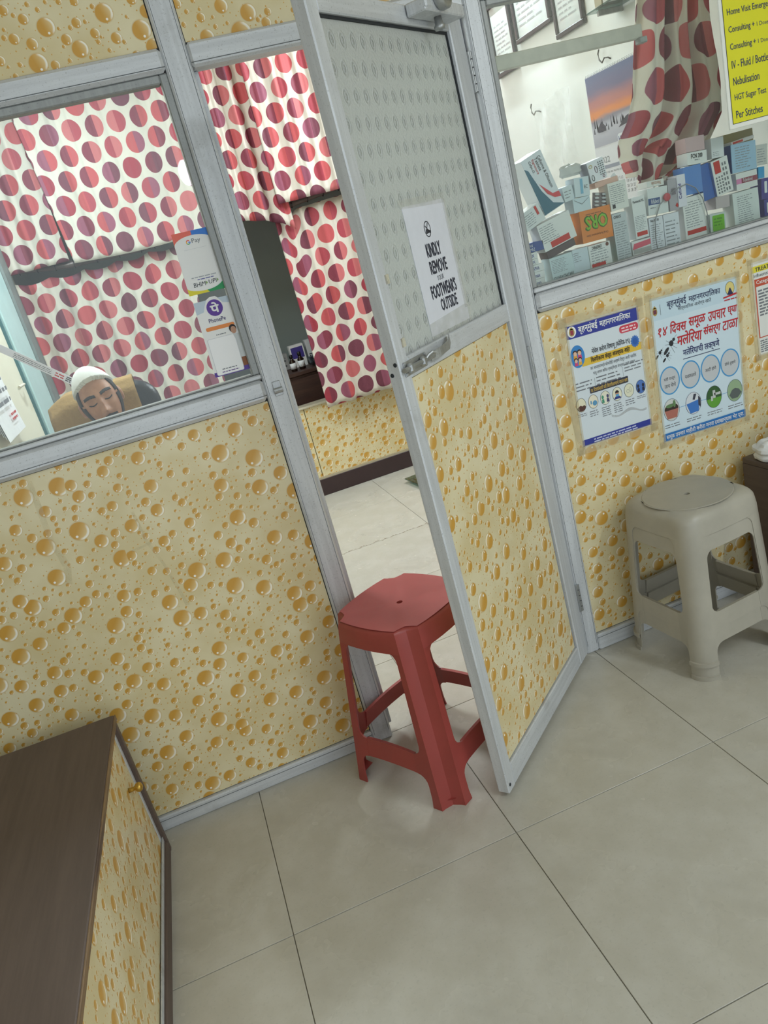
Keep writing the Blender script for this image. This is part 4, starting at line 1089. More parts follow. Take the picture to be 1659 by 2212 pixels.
# ---- glass weighing scale on the inner floor, half behind the door
sc_ = thing('weighing_scale', 'square glass weighing scale on the inner floor tiles', 'scale', (1.31, 2.33, 0), (0, 0, .12))
MB().box(-.15, .15, -.15, .15, .022, .030, .002).build('glass_plate', mat_glass('scale_glass', (150, 175, 168)), sc_)
for sx in (-1, 1):
    for sy in (-1, 1): MB().lathe([(.02, 0), (.022, .008), (.018, .022)], (sx * .115, sy * .115, 0), 14).build('foot', ALU, sc_, True)
MB().box(-.04, .04, .06, .12, .010, .022, .003).build('display_unit', plain((150, 156, 154), .4), sc_)

# ================================================================== PAPERS, CARDS AND SIGNS
def paper_thing(name, label, cat, x, z, w_, h_, rot, mat=PAPER, y=-.001, thick=.0012, parent_mat=None, bow=0.):
    """sheet whose lower corner is at x, z on the partition; local x right, z up, -y to the viewer"""
    t = thing(name, label, cat, (x, y, z), (0, math.radians(-rot), 0))
    MB().box(0, w_, -thick, 0, 0, h_).build('sheet', mat, t)
    return t
LAMY = .008            # laminate face
# tape borders round a poster
def tape_border(t, w_, h_, seed, wd=.022, y=-.0022):
    rg = random.Random(seed); j = lambda: rg.uniform(-.004, .004)
    for P in ([(-wd, -wd + j()), (.006, -wd), (.006, h_ + wd), (-wd + j(), h_ + wd + j())], [(w_ - .006, -wd + j()), (w_ + wd, -wd), (w_ + wd + j(), h_ + wd), (w_ - .006, h_ + wd)],
              [(-wd, h_ - .006), (w_ + wd, h_ - .006 + j()), (w_ + wd, h_ + wd * .8), (-wd, h_ + wd + j())], [(-wd, -wd), (w_ + wd, -wd + j()), (w_ + wd, .005), (-wd, .005)]):
        MB().plate(P, y, y + .0003).build('tape', TAPE, t)
# ---- poster on isolation
PW, PH = .252, .385
p1 = paper_thing('health_poster', 'white Marathi virus poster with dark blue header, taped on drop laminate', 'poster', 1.090, .709, PW, PH, -1.2, plain((214, 224, 230), .4), LAMY)
p1.rotation_euler = (0, math.radians(1.2), 0)
U = lambda u: u * PW
V = lambda v: (1 - v) * PH
prt(p1, 'header_band', [rect(0, V(.115), PW, V(.012))], plain((46, 58, 150), .45), -.0016)
prt(p1, 'emblem', [ell(U(.075), V(.062), .0150, .0165)], WHITE, -.0019); prt(p1, 'emblem_crest', [ell(U(.075), V(.066), .0095, .0115), [(U(.045), V(.045)), (U(.075), V(.020)), (U(.105), V(.045))]], plain((170, 150, 90), .5), -.0022); prt(p1, 'emblem_shield', [rect(U(.055), V(.085), U(.095), V(.050))], plain((150, 50, 70), .5), -.0025)
letter(p1, 'बृहन्मुंबई', U(.165), V(.098), U(.425), V(.022), WHITE, -.0021, .012); letter(p1, 'महानगरपािलका', U(.455), V(.090), U(.885), V(.026), WHITE, -.0021, .012)
prt(p1, 'pill', [rrect(U(.71), V(.185), U(.975), V(.125), .010)], plain((206, 66, 84), .5), -.0016); fine(p1, U(.74), V(.178), U(.95), V(.132), 2, plain((240, 210, 214), .6), -.0020, .5, .1)
letter(p1, 'नोवेल करोना िवषाणू (कोिवड-१९)', U(.30), V(.285), U(.835), V(.225), BLACK, -.0018, .006)
prt(p1, 'yellow_band', [rect(U(.15), V(.352), PW - .0005, V(.292))], plain((226, 188, 62), .5), -.0016)
letter(p1, 'िवलगीकरण केव्हा आवश्यक आहे?', U(.275), V(.350), U(.82), V(.294), BLACK, -.0020, .012)
prt(p1, 'virus', [[((.0125 + (.0035 if k % 2 else 0)) * math.cos(k * PI / 14) + U(.905), (.0155 + (.004 if k % 2 else 0)) * math.sin(k * PI / 14) + V(.275)) for k in range(28)]], plain((58, 112, 190), .5), -.0022)
prt(p1, 'virus_core', [ell(U(.905), V(.275), .0085, .0105)], plain((40, 92, 172), .5), -.0025)
prt(p1, 'family_disc', [ell(U(.105), V(.262), .0245, .0345)], plain((52, 132, 200), .5), -.0017)
sk = plain((226, 186, 160), .6); hr = plain((46, 34, 36), .6)
for (cx, cv, r, sh) in ((.075, .235, .0070, (222, 160, 60)), (.135, .235, .0070, (206, 70, 120)), (.075, .292, .0060, (206, 70, 120)), (.130, .292, .0060, (222, 170, 60))):
    prt(p1, 'figure_body', [[(U(cx) - r, V(cv) - r * 2.6), (U(cx) + r, V(cv) - r * 2.6), (U(cx) + r * .8, V(cv) - r * .7), (U(cx) - r * .8, V(cv) - r * .7)]], plain(sh, .6), -.0020)
    prt(p1, 'figure_hair', [ell(U(cx), V(cv) + r * .35, r * 1.1, r * 1.1)], hr, -.0023); prt(p1, 'figure_face', [ell(U(cx), V(cv) - r * .1, r * .85, r * .95)], sk, -.0026)
letter(p1, 'जर आपल्यामध्ये कोणतीही लक्षणे िदसून आली नसतील', U(.25), V(.405), U(.90), V(.365), INK, -.0018); letter(p1, 'परंतु आपण बािधत व्यक्तीच्या संपर्कात आला असाल', U(.28), V(.447), U(.87), V(.410), INK, -.0018)
for a, b_ in (((.02, .540), (.27, .455)), ((.31, .535), (.66, .450)), ((.71, .495), (.99, .420))): fine(p1, U(a[0]), V(a[1]), U(b_[0]), V(b_[1]), 3, GREY_INK, -.0018, .34, .15)
prt(p1, 'divider', [rect(U(.285), V(.545), U(.288), V(.465)), rect(U(.685), V(.53), U(.688), V(.445))], GREY_INK, -.0018)
prt(p1, 'strip', [rrect(U(.20), V(.582), U(.745), V(.530), .003)], plain((52, 54, 70), .5), -.0016); letter(p1, '१४ िदवसांसाठी घरी िवलगीकरणाचे पालन करा', U(.215), V(.576), U(.735), V(.537), plain((232, 196, 90), .5), -.0020)
for k, u in enumerate((.055, .225, .395, .565, .735, .905)):
    ring_print(p1, 'picture_ring', U(u), V(.650), .0172, .0218, .0009, BLACK, -.0023)
    prt(p1, 'picture_disc', [ell(U(u), V(.650), .0166, .0212)], plain(((228, 224, 196), (232, 226, 204), (230, 228, 208), (230, 230, 206), (226, 226, 200), (80, 120, 190))[k], .5), -.0017)
    if k == 0: prt(p1, 'crowd', [ell(U(u), V(.668), .0150, .0130, 20, PI, 2 * PI) + [(U(u) + .010, V(.655)), (U(u) + .004, V(.662)), (U(u) - .003, V(.652)), (U(u) - .010, V(.660))]], plain((84, 52, 44), .6), -.0020)
    if k == 1: prt(p1, 'hand', [rect(U(u) - .010, V(.668), U(u) - .006, V(.640)), ell(U(u) + .005, V(.665), .008, .008)], plain((90, 150, 190), .6), -.0020)
    if k in (2, 5):
        for s in (-1, 1): prt(p1, 'figure', [ell(U(u) + s * .009, V(.640), .004, .006), [(U(u) + s * .013, V(.688)), (U(u) + s * .004, V(.688)), (U(u) + s * .005, V(.657)), (U(u) + s * .012, V(.657))]], plain(((70, 150, 120) if s < 0 else (70, 70, 110)) if k == 2 else (40, 40, 60), .6), -.0020)
    if k == 3:
        prt(p1, 'figure_body', [ell(U(u), V(.690), .012, .010, 18, 0, PI)], plain((50, 60, 130), .6), -.0020); prt(p1, 'figure_face', [ell(U(u), V(.645), .0062, .0085)], plain((196, 150, 120), .6), -.0021); prt(p1, 'figure_hair', [ell(U(u), V(.640), .0068, .0085, 18, 0, PI)], hr, -.0023); prt(p1, 'face_mask', [rect(U(u) - .0055, V(.670), U(u) + .0055, V(.650))], plain((90, 160, 210), .6), -.0025)
    if k == 4: ring_print(p1, 'gesture', U(u) - .004, V(.655), .005, .006, .0007, GREY_INK, -.0020); ring_print(p1, 'gesture', U(u) + .006, V(.645), .003, .008, .0007, GREY_INK, -.0020)
    fine(p1, U(u) - .017, V((.745, .77, .80, .80, .77, .745)[k]), U(u) + .017, V(.715), (2, 3, 5, 5, 3, 2)[k], GREY_INK, -.0018, .36, .2)
m = MB(); cu = [(.45 + .5 * k / 16, .81 + .02 * math.sin(k * .55) + .02 * (k / 16)) for k in range(17)]
m.add([(U(a), -.0019, V(b_ - .010)) for a, b_ in cu] + [(U(a), -.0019, V(b_ + .010 + .006 * math.sin(a * 20))) for a, b_ in cu], [(i, i + 1, 18 + i, 17 + i) for i in range(16)]); m.build('peeled_tape', mat_film('grey_tape', (190, 192, 192), .5), p1)
prt(p1, 'footer_band', [rect(0, V(.993), PW, V(.940))], plain((46, 58, 150), .45), -.0016); fine(p1, U(.16), V(.987), U(.82), V(.946), 2, plain((196, 202, 226), .6), -.0020, .5, .1)
tape_border(p1, PW, PH, 4)
# ---- malaria poster
PW, PH = .319, .462
p2 = paper_thing('health_poster', 'sky blue Marathi malaria poster with red headline and mosquitoes', 'poster', 1.378, .631, PW, PH, -2., plain((196, 218, 230), .4), LAMY)
p2.rotation_euler = (0, math.radians(2.0), 0)
prt(p2, 'pale_area', [rect(.0005, V(.93), PW - .0005, V(.15))], plain((208, 226, 236), .4), -.0014)
DBLUE = plain((38, 44, 84), .5); POSTER_RED = plain((190, 40, 50), .5)
letter(p2, 'बृहन्मुंबई', U(.185), V(.098), U(.405), V(.030), DBLUE, -.0018, .006); letter(p2, 'महानगरपािलका', U(.435), V(.090), U(.800), V(.036), DBLUE, -.0018, .006)
letter(p2, 'सार्वजिनक आरोग्य खाते', U(.305), V(.128), U(.690), V(.092), INK, -.0018)
prt(p2, 'emblem', [ell(U(.045), V(.090), .0085, .0125), [(U(.02), V(.07)), (U(.045), V(.050)), (U(.07), V(.07))]], plain((176, 150, 84), .5), -.0016); prt(p2, 'emblem_shield', [rect(U(.027), V(.105), U(.062), V(.078))], plain((110, 50, 70), .5), -.0019); prt(p2, 'divider', [rect(U(.105), V(.12), U(.108), V(.05))], INK, -.0018)
prt(p2, 'arch_emblem', [ell(U(.915), V(.068), .0165, .020)], plain((222, 206, 130), .5), -.0016); ring_print(p2, 'arch_ring', U(.915), V(.068), .0172, .0207, .0012, INK, -.0018); prt(p2, 'arch_pillar', [[(U(.88), V(.110)), (U(.95), V(.110)), (U(.92), V(.065)), (U(.91), V(.065))]], DBLUE, -.0019); prt(p2, 'arch_ribbon', [[(U(.83), V(.118)), (U(.995), V(.105)), (U(.995), V(.118)), (U(.83), V(.128))]], POSTER_RED, -.0021); fine(p2, U(.84), V(.148), U(.99), V(.134), 1, POSTER_RED, -.0018, .6, 0)
letter(p2, '१४', U(.055), V(.265), U(.165), V(.205), POSTER_RED, -.0018, .016, .25); letter(p2, 'िदवस', U(.195), V(.262), U(.385), V(.182), POSTER_RED, -.0018, .016, .2); letter(p2, 'समूळ', U(.415), V(.268), U(.61), V(.190), POSTER_RED, -.0018, .016, .2); letter(p2, 'उपचार', U(.64), V(.252), U(.85), V(.190), POSTER_RED, -.0018, .016, .2); letter(p2, 'घ्या', U(.875), V(.252), U(.985), V(.190), POSTER_RED, -.0018, .016, .2)
letter(p2, 'मलेिरया', U(.265), V(.355), U(.555), V(.268), POSTER_RED, -.0018, .016, .2); letter(p2, 'संसर्ग', U(.575), V(.350), U(.775), V(.268), POSTER_RED, -.0018, .016, .2); letter(p2, 'टाळा', U(.80), V(.340), U(.985), V(.280), POSTER_RED, -.0018, .016, .2)
letter(p2, 'मलेिरयाची लक्षणे', U(.315), V(.448), U(.745), V(.380), plain((34, 38, 96), .5), -.0018, .010); prt(p2, 'underline', [rect(U(.31), V(.458), U(.745), V(.453))], DBLUE, -.0018)
def mosquito(cx, cz, s):
    P = [ell(cx - .010 * s, cz - .010 * s, .011 * s, .0045 * s, 14), ell(cx + .004 * s, cz + .004 * s, .0065 * s, .0075 * s, 14), ell(cx + .012 * s, cz + .012 * s, .0042 * s, .0042 * s, 12)]
    c, n_ = math.cos(.8), math.sin(.8)
    P[0] = [(cx - .012 * s + (x - cx + .010 * s) * c - (z - cz + .010 * s) * n_, cz - .012 * s + (x - cx + .010 * s) * n_ + (z - cz + .010 * s) * c) for x, z in P[0]]
    for (dx, dz, ex, ez) in ((.004, .0, .020, -.012), (.002, -.002, .012, -.022), (.006, .004, .026, -.002), (-.002, .002, -.014, .004), (.0, .006, -.010, .014), (.012, .014, .022, .022)):
        a = Vector((ex - dx, ez - dz)).normalized().orthogonal() * .0003 * s
        P.append([(cx + dx * s + a.x, cz + dz * s + a.y), (cx + ex * s + a.x, cz + ez * s + a.y), (cx + ex * s - a.x, cz + ez * s - a.y), (cx + dx * s - a.x, cz + dz * s - a.y)])
    prt(p2, 'mosquito', P, plain((40, 44, 50), .5), -.0020)
mosquito(U(.175), V(.335), 1.25); mosquito(U(.045), V(.372), .75); mosquito(U(.125), V(.405), .75)
SKY = plain((70, 152, 208), .5)
for k, (u, tx) in enumerate(((.133, ('थंडी वाजून', 'ताप येणे')), (.377, ('मळमळणे',)), (.617, ('उलटी होणे',)), (.853, ('डोके दुखणे',)))):
    prt(p2, 'symptom_disc', [ell(U(u), V(.574), .0345, .0420)], plain((196, 200, 204), .5), -.0016); ring_print(p2, 'symptom_ring', U(u), V(.574), .0375, .0455, .0042, SKY, -.0019)
    for j, s in enumerate(tx):
        zz = .560 + .045 * j if len(tx) > 1 else .578
        letter(p2, s, U(u) - .021, V(zz + .016), U(u) + .021, V(zz - .016), INK, -.0020)
prt(p2, 'link_line', [rect(U(.13), V(.7815), U(.88), V(.7785))], SKY, -.0015)
for k, u in enumerate((.120, .380, .630, .885)):
    prt(p2, 'photo_disc', [ell(U(u), V(.78), .0290, .0360)], plain(((206, 210, 206), (214, 220, 226), (52, 92, 48), (150, 176, 140))[k], .5), -.0017); ring_print(p2, 'photo_ring', U(u), V(.78), .0296, .0366, .0009, DBLUE, -.0024)
    cx, cz = U(u), V(.78)
    if k == 0: prt(p2, 'soil', [ell(cx, cz + .004, .026, .016)], plain((58, 44, 38), .6), -.0019); prt(p2, 'pot', [[(cx - .026, cz), (cx + .026, cz), (cx + .018, cz - .028), (cx - .018, cz - .028)]], plain((176, 110, 96), .5), -.0021); prt(p2, 'leaves', [ell(cx - .006, cz + .014, .014, .006), ell(cx + .012, cz + .018, .005, .012)], plain((96, 130, 84), .5), -.0022)
    if k == 1: prt(p2, 'bucket', [[(cx - .026, cz + .002), (cx + .024, cz + .008), (cx + .018, cz - .030), (cx - .014, cz - .032)]], plain((58, 118, 196), .5), -.0020); prt(p2, 'arm', [[(cx + .004, cz + .030), (cx + .014, cz + .028), (cx + .006, cz + .010), (cx - .002, cz + .012)], [(cx + .020, cz + .020), (cx + .028, cz + .010), (cx + .027, cz - .020), (cx + .018, cz - .010)]], plain((60, 62, 76), .5), -.0021)
    if k == 2: prt(p2, 'grass', [ell(cx, cz - .001, .0285, .0355, 24, PI + .1, 2 * PI - .1)], plain((96, 160, 56), .5), -.0019); prt(p2, 'tap', [rect(cx - .004, cz - .004, cx + .006, cz + .022), rect(cx + .002, cz + .004, cx + .026, cz + .012), rect(cx - .012, cz - .012, cx - .005, cz + .004)], plain((196, 200, 196), .4), -.0021)
    if k == 3: prt(p2, 'rubble', [[(cx - .022, cz - .012), (cx - .010, cz + .004), (cx + .002, cz + .008), (cx + .016, cz + .002), (cx + .026, cz - .012), (cx + .010, cz - .026), (cx - .012, cz - .026)]], plain((92, 100, 98), .6), -.0020)
    fine(p2, cx - .030, V(.905), cx + .030, V(.872), 2, GREY_INK, -.0018, .36, .15)
prt(p2, 'footer_band', [rect(0, V(.995), PW, V(.938))], plain((44, 116, 186), .45), -.0016)
letter(p2, 'समूळ उपचार माहीती करीता मनपा दवाखान्यास भेट द्या.', U(.03), V(.990), U(.975), V(.944), WHITE, -.0020, .006)
tape_border(p2, PW, PH, 9, .016)
# ---- treatment sheet at the picture's edge
PW, PH = .21, .30
p3 = paper_thing('treatment_sheet', 'white printed sheet with yellow title strip and red box, right of posters', 'notice', 1.772, .806, PW, PH, 0, plain((226, 228, 224), .45), LAMY)
prt(p3, 'title_strip', [rect(0, V(.11), PW, V(.045))], plain((226, 214, 60), .5), -.0016); letter(p3, 'TREATMENT', U(.06), V(.100), U(.55), V(.060), INK, -.0020, .006)
letter(p3, 'Influenza & H1N1', U(.02), V(.160), U(.60), V(.125), INK, -.0018); ring = plain((196, 84, 60), .5)
prt(p3, 'red_box', [rect(U(.03), V(.26), U(.97), V(.18)), rect(U(.03), V(.80), U(.05), V(.26)), rect(U(.03), V(.81), U(.97), V(.80)), rect(U(.95), V(.80), U(.97), V(.26))], ring, -.0016); letter(p3, 'Category', U(.06), V(.245), U(.36), V(.195), WHITE, -.0020, .006)
fine(p3, U(.08), V(.58), U(.92), V(.29), 9, GREY_INK, -.0018); fine(p3, U(.04), V(.97), U(.92), V(.83), 6, GREY_INK, -.0018); tape_border(p3, PW, PH, 13, .014)
# ---- dirty tape left on the laminate where older notices hung
def loose_tape(label, pts, wd):
    m = MB(); L = []; Rr = []
    for i, p in enumerate(pts):
        a = Vector(pts[min(i + 1, len(pts) - 1)]) - Vector(pts[max(i - 1, 0)]); n = Vector((-a.y, a.x)).normalized() * wd[i] / 2
        L.append((p[0] + n.x, p[1] + n.y)); Rr.append((p[0] - n.x, p[1] - n.y))
    return tag(m.plate(L + Rr[::-1], LAMY, LAMY + .0005).build('tape_strip', mat_film('old_tape', (232, 222, 186), .16)), label, 'tape')
loose_tape('long peeling strip of old tape below the cabin window, nearest the corner cabinet', [(-.462, 1.125), (-.466, 1.04), (-.470, .95), (-.458, .88), (-.472, .83)], [.012, .016, .012, .020, .016])
loose_tape('thin slanting strip of old tape in the middle of the laminate', [(-.252, .965), (-.246, .88), (-.225, .80), (-.212, .72), (-.204, .66)], [.008, .009, .007, .008, .010])
loose_tape('short level strip of old tape crossing mid laminate', [(-.290, .862), (-.262, .864), (-.236, .868)], [.006, .006, .008])
tag(MB().plate([(1.046, 1.03), (1.062, 1.04), (1.090, .80), (1.086, .72), (1.072, .74)], LAMY - .0001, LAMY + .0004).build('tape_strip', TAPE), 'curled brown tape hanging beside the virus poster', 'tape')
# ---- two payment cards on the cabin window
gp = thing('payment_card', 'white payment card with four coloured corners, upper one on the window', 'card', (.072, .0175, 1.455), (0, math.radians(1.5), 0))
PW, PH = .098, .153
MB().box(0, PW, -.002, 0, 0, PH, .0005).build('card', WHITE, gp)
for nm, c, P in (('corner', (236, 110, 92), [(0, PH), (0, PH * .80)] + [(PW * .5 - PW * .5 * math.cos(a), PH * .80 + PH * .13 * math.sin(a)) for a in [PI / 2 * k / 8 for k in range(1, 9)]] + [(PW * .5, PH)]),
                 ('corner', (50, 124, 214), [(PW, PH), (PW * .5, PH)] + [(PW * .5 + PW * .5 * math.sin(a), PH * .80 + PH * .13 * math.cos(a)) for a in [PI / 2 * k / 8 for k in range(0, 9)]]),
                 ('corner', (226, 214, 40), [(0, 0), (PW * .55, 0)] + [(PW * .5 - PW * .5 * math.sin(a), PH * .13 - PH * .09 * math.cos(a)) for a in [PI / 2 * k / 8 for k in range(0, 9)]]),
                 ('corner', (24, 150, 84), [(PW, 0), (PW, PH * .20)] + [(PW * .5 + PW * .5 * math.cos(a), PH * .20 - PH * .16 * math.sin(a)) for a in [PI / 2 * k / 8 for k in range(1, 9)]] + [(PW * .55, 0)])):
    prt(gp, nm, [P], plain(c, .45), -.0024)
for k, c in enumerate(((66, 133, 244), (52, 168, 83), (251, 188, 5), (234, 67, 53))):
    a0, a1 = ((-.75, .10), (-.75, -2.45), (-2.45, -3.75), (2.53, .75))[k]
    A = [(.036 + .0055 * math.cos(a0 + (a1 - a0) * i / 8), PH * .83 + .0055 * math.sin(a0 + (a1 - a0) * i / 8)) for i in range(9)]; B = [(.036 + .0035 * math.cos(a0 + (a1 - a0) * i / 8), PH * .83 + .0035 * math.sin(a0 + (a1 - a0) * i / 8)) for i in range(9)]
    prt(gp, 'mark', [A + B[::-1]] + ([rect(.036, PH * .83 - .001, .0415, PH * .83 + .001)] if k == 0 else []), plain(c, .5), -.0025)
letter(gp, 'Pay', .045, PH * .785, .067, PH * .875, GREY_INK, -.0025); prt(gp, 'rule', [rect(.020, PH * .715, .078, PH * .718)], plain((200, 202, 206), .5), -.0025)
fine(gp, .018, PH * .255, .082, PH * .285, 1, plain((170, 174, 180), .5), -.0025, .5, 0); fine(gp, .032, PH * .215, .074, PH * .24, 1, plain((110, 110, 170), .5), -.0025, .6, 0)
letter(gp, 'BHIM', .018, PH * .115, .050, PH * .185, INK, -.0025, 0, .15); letter(gp, 'UPI', .058, PH * .125, .079, PH * .190, INK, -.0025, 0, .15); prt(gp, 'arrow_mark', [[(.051, PH * .125), (.055, PH * .155), (.051, PH * .185)], [(.080, PH * .13), (.084, PH * .16), (.080, PH * .19)]], plain((120, 160, 70), .5), -.0025)
pp = thing('payment_card', 'white payment card with round purple badge and orange bar, lower one on window', 'card', (.070, .0175, 1.240), (0, math.radians(1.5), 0))
PW, PH = .098, .196
MB().plate([(0, 0), (PW, 0), (PW, PH), (PW * .66, PH), (PW * .60, PH * 1.03), (PW * .45, PH * 1.03), (PW * .34, PH), (0, PH)], -.002, 0).build('card', WHITE, pp)
for P in ([(0, PH), (.034, PH), (.026, PH * .93), (.020, PH * .86), (0, PH * .84)], [(PW, PH), (.064, PH), (.074, PH * .93), (PW, PH * .90)]): prt(pp, 'pale_corner', [P], plain((196, 210, 222), .5), -.0023)
prt(pp, 'badge', [ell(.050, PH * .885, .021, .021)], plain((90, 44, 152), .45), -.0025); letter(pp, 'पे', .039, PH * .825, .061, PH * .955, WHITE, -.0029, .03)
letter(pp, 'PhonePe', .026, PH * .705, .070, PH * .758, plain((66, 50, 110), .5), -.0025, .01); prt(pp, 'orange_bar', [rrect(.012, PH * .605, .088, PH * .655, .0045)], plain((232, 138, 60), .45), -.0025)
fine(pp, .034, PH * .53, .060, PH * .548, 1, GREY_INK, -.0025, .6, 0)
prt(pp, 'code_panel', [rrect(.008, PH * .015, .080, PH * .50, .004)], plain((246, 246, 246), .4), -.0027); prt(pp, 'code_panel_edge', [rrect(.007, PH * .010, .081, PH * .505, .0045)], plain((206, 208, 214), .5), -.0024)
fine(pp, .024, PH * .075, .064, PH * .095, 1, GREY_INK, -.0031, .6, 0); fine(pp, .022, PH * .035, .068, PH * .058, 1, plain((120, 96, 150), .5), -.0031, .6, 0)
prt(pp, 'purple_foot', [rect(0, 0, PW, PH * .06)], plain((84, 50, 150), .45), -.0022)
prt(pp, 'figure_hair', [ell(.080, PH * .575, .0095, .0105)], plain((40, 34, 34), .6), -.0030); prt(pp, 'figure_face', [ell(.081, PH * .553, .0072, .0095)], plain((190, 146, 120), .6), -.0033)
prt(pp, 'figure_shirt', [[(.077, PH * .50), (.092, PH * .50), (.097, PH * .40), (.097, PH * .18), (.0815, PH * .18), (.0815, PH * .40)]], plain((206, 210, 210), .6), -.0029); prt(pp, 'figure_trousers', [rect(.0815, PH * .06, .097, PH * .18)], plain((140, 86, 54), .6), -.0029)
# ---- sign taped on the door glass
sg = thing('door_sign', 'white taped sign asking to remove footwear, on figured glass door', 'sign', (0, 0, 0)); sg.parent = None
DM = Matrix.Translation((.9718, -.0043, 0)) @ Euler((-.011, 0, .71756)).to_matrix().to_4x4()
sg.matrix_world = DM @ Matrix.Translation((-.508, .0135, 1.222))
PW, PH = .212, .300
MB().box(0, PW, -.0010, 0, 0, PH).build('sheet', plain((220, 222, 230), .5, var=.02), sg)
for P in ([(-.008, PH - .004), (PW + .006, PH - .010), (PW + .004, PH + .014), (-.014, PH + .016)], [(-.004, -.004), (.018, -.012), (PW + .006, -.012), (PW + .018, .030), (PW - .012, .040), (.0, .030)], [(PW - .012, .03), (PW + .010, .03), (PW + .006, PH), (PW - .010, PH)]):
    MB().plate(P, -.0018, -.0013).build('tape', mat_film('clear_tape', (222, 222, 214), .20), sg)
ring_print(sg, 'no_shoe_ring', .097, PH * .80, .016, .019, .0026, INK, -.0014); prt(sg, 'no_shoe_mark', [[(.086, PH * .765), (.110, PH * .77), (.110, PH * .785), (.096, PH * .80), (.088, PH * .80)], [(.086, PH * .825), (.088, PH * .832), (.109, PH * .768), (.107, PH * .762)], [(.092, PH * .80), (.095, PH * .80), (.104, PH * .845), (.100, PH * .845)]], INK, -.0014)
for tx, x0, x1, v0, v1, bd in (('KINDLY', .067, .140, .590, .690, .026), ('REMOVE', .066, .153, .455, .555, .026), ('YOUR', .090, .124, .395, .435, .0), ('FOOTWEAR\'S', .044, .178, .270, .375, .026), ('OUTSIDE', .078, .166, .155, .250, .022)):
    letter(sg, tx, x0, PH * v0, x1, PH * v1, plain((46, 48, 62), .6), -.0014, bd)
# ---- yellow price board outside the medicine window
yb = thing('price_board', 'yellow price list board with white border and dark blue lettering', 'sign', (1.733, .001, 1.504))
MB().box(0, .44, -.006, 0, 0, .62, .001).build('board', plain((236, 238, 230), .4), yb); MB().box(.012, .428, -.0075, -.006, .014, .606).build('yellow_panel', plain((226, 222, 40), .4), yb)
prt(yb, 'border_line', [rect(.0115, .0125, .4285, .014), rect(.0105, .0125, .012, .6075)], INK, -.0068)
YB = plain((46, 58, 100), .5)
for k, (tx, wd, ex) in enumerate((('Per Stitches', .094, ''), ('HGT Sugar Test', .112, ''), ('Nebulisation', .092, ''), ('IV - Fluid / Bottle', .128, ''), ('Consulting +', .090, '1 Dose Medicine'), ('Consulting +', .090, '1 Dose Medicine'), ('Home Visit Emergency', .166, ''))):
    z = .026 + k * .0445
    letter(yb, tx, .024, z, .024 + wd, z + .021, YB, -.0080, .004)
    if ex: letter(yb, ex, .122, z + .006, .218, z + .017, YB, -.0080, 0.)

# ================================================================== MEDICINE LEDGE AND BOXES
ml = thing('window_ledge', 'pale ledge inside the medicine window carrying the boxes', 'ledge', (1.02, .056, 1.190))
MB().box(0, .96, 0, .34, 0, .026, .003).build('board', plain((180, 176, 164), .5), ml)
for x in (.1, .5, .86): MB().box(x - .012, x + .012, .0, .30, -.14, 0, .002).build('bracket', ALU, ml)
ZL = 1.2165
BX = []
def pack(label, cx, cz, w_, h_, rot, col, y=.078, depth=.07, grp='medicine boxes on the ledge', extra=None, side=None, name='medicine_box', yaw=0.):
    """carton with its printed face towards the window; local origin is the face centre"""
    t = thing(name, label, 'box', (cx, y, cz), (0, math.radians(-rot), math.radians(yaw)), grp)
    MB().box(-w_ / 2, w_ / 2, 0, depth, -h_ / 2, h_ / 2, .0006).build('carton', plain(col, .42), t)
    if side:      # coloured flank
        MB().box(w_ / 2 - .0002, w_ / 2 + .0006, .002, depth - .002, -h_ / 2 + .001, h_ / 2 - .001).build('flank', plain(side, .42), t)
        MB().box(-w_ / 2 - .0006, -w_ / 2 + .0002, .002, depth - .002, -h_ / 2 + .001, h_ / 2 - .001).build('flank', plain(side, .42), t)
    if extra: extra(t, w_, h_)
    return t
YF = -.0006; YF2 = -.0010
PW_ = (234, 234, 232); PALE = (206, 222, 226)
RB = plain((200, 52, 52), .5); FAINT = plain((150, 154, 160), .6)
def fp(n=6, red=None, head=None, x0=.08, x1=.92, z0=.12, z1=.85, bl=INK):
    def f(t, w_, h_):
        fine(t, (x0 - .5) * w_, (z0 - .5) * h_, (x1 - .5) * w_, (z1 - .5) * h_, n, FAINT, YF, .30, .3)
        if red: prt(t, 'red_bar', [rect((red[0] - .5) * w_, (red[1] - .5) * h_, (red[2] - .5) * w_, (red[3] - .5) * h_)], RB, YF2)
        if head: letter(t, head[0], (head[1] - .5) * w_, (head[2] - .5) * h_, (head[3] - .5) * w_, (head[4] - .5) * h_, bl, YF2, .004, 0, head[5] if len(head) > 5 else 0)
    return f
# bottom row, from the door side
for k, (z, wd, hh, c, dx, tx) in enumerate(((1.2285, .044, .0225, PW_, 0, 'rion'), (1.2505, .046, .0205, PW_, .001, 'timax'), (1.2715, .047, .0205, PW_, .002, 'TAPHA'), (1.2905, .031, .0165, PW_, -.005, 'AX'), (1.3085, .031, .0185, PW_, -.005, 'AX'))):
    pack(('lowest', 'second lowest', 'middle', 'fourth', 'second from top')[k] + ' small white box in the stack against the window post', 1.077 + dx, z, wd, hh, 0, c, .076, .06, 'small boxes stacked by the window post', lambda t, w_, h_, tx=tx: letter(t, tx, -.40 * w_, -.25 * h_, .15 * w_, .25 * h_, NAVY, YF2))
def e_blue(t, w_, h_): letter(t, 'Orni', -.45 * w_, .05 * h_, -.10 * w_, .38 * h_, PAPER, YF2); letter(t, 'IOMAZ', -.40 * w_, -.38 * h_, .0, -.06 * h_, PAPER, YF2)
pack('blue carton topping the small box stack by the window post', 1.084, 1.332, .060, .0265, -1, (56, 84, 150), .078, .06, 'small boxes stacked by the window post', e_blue)
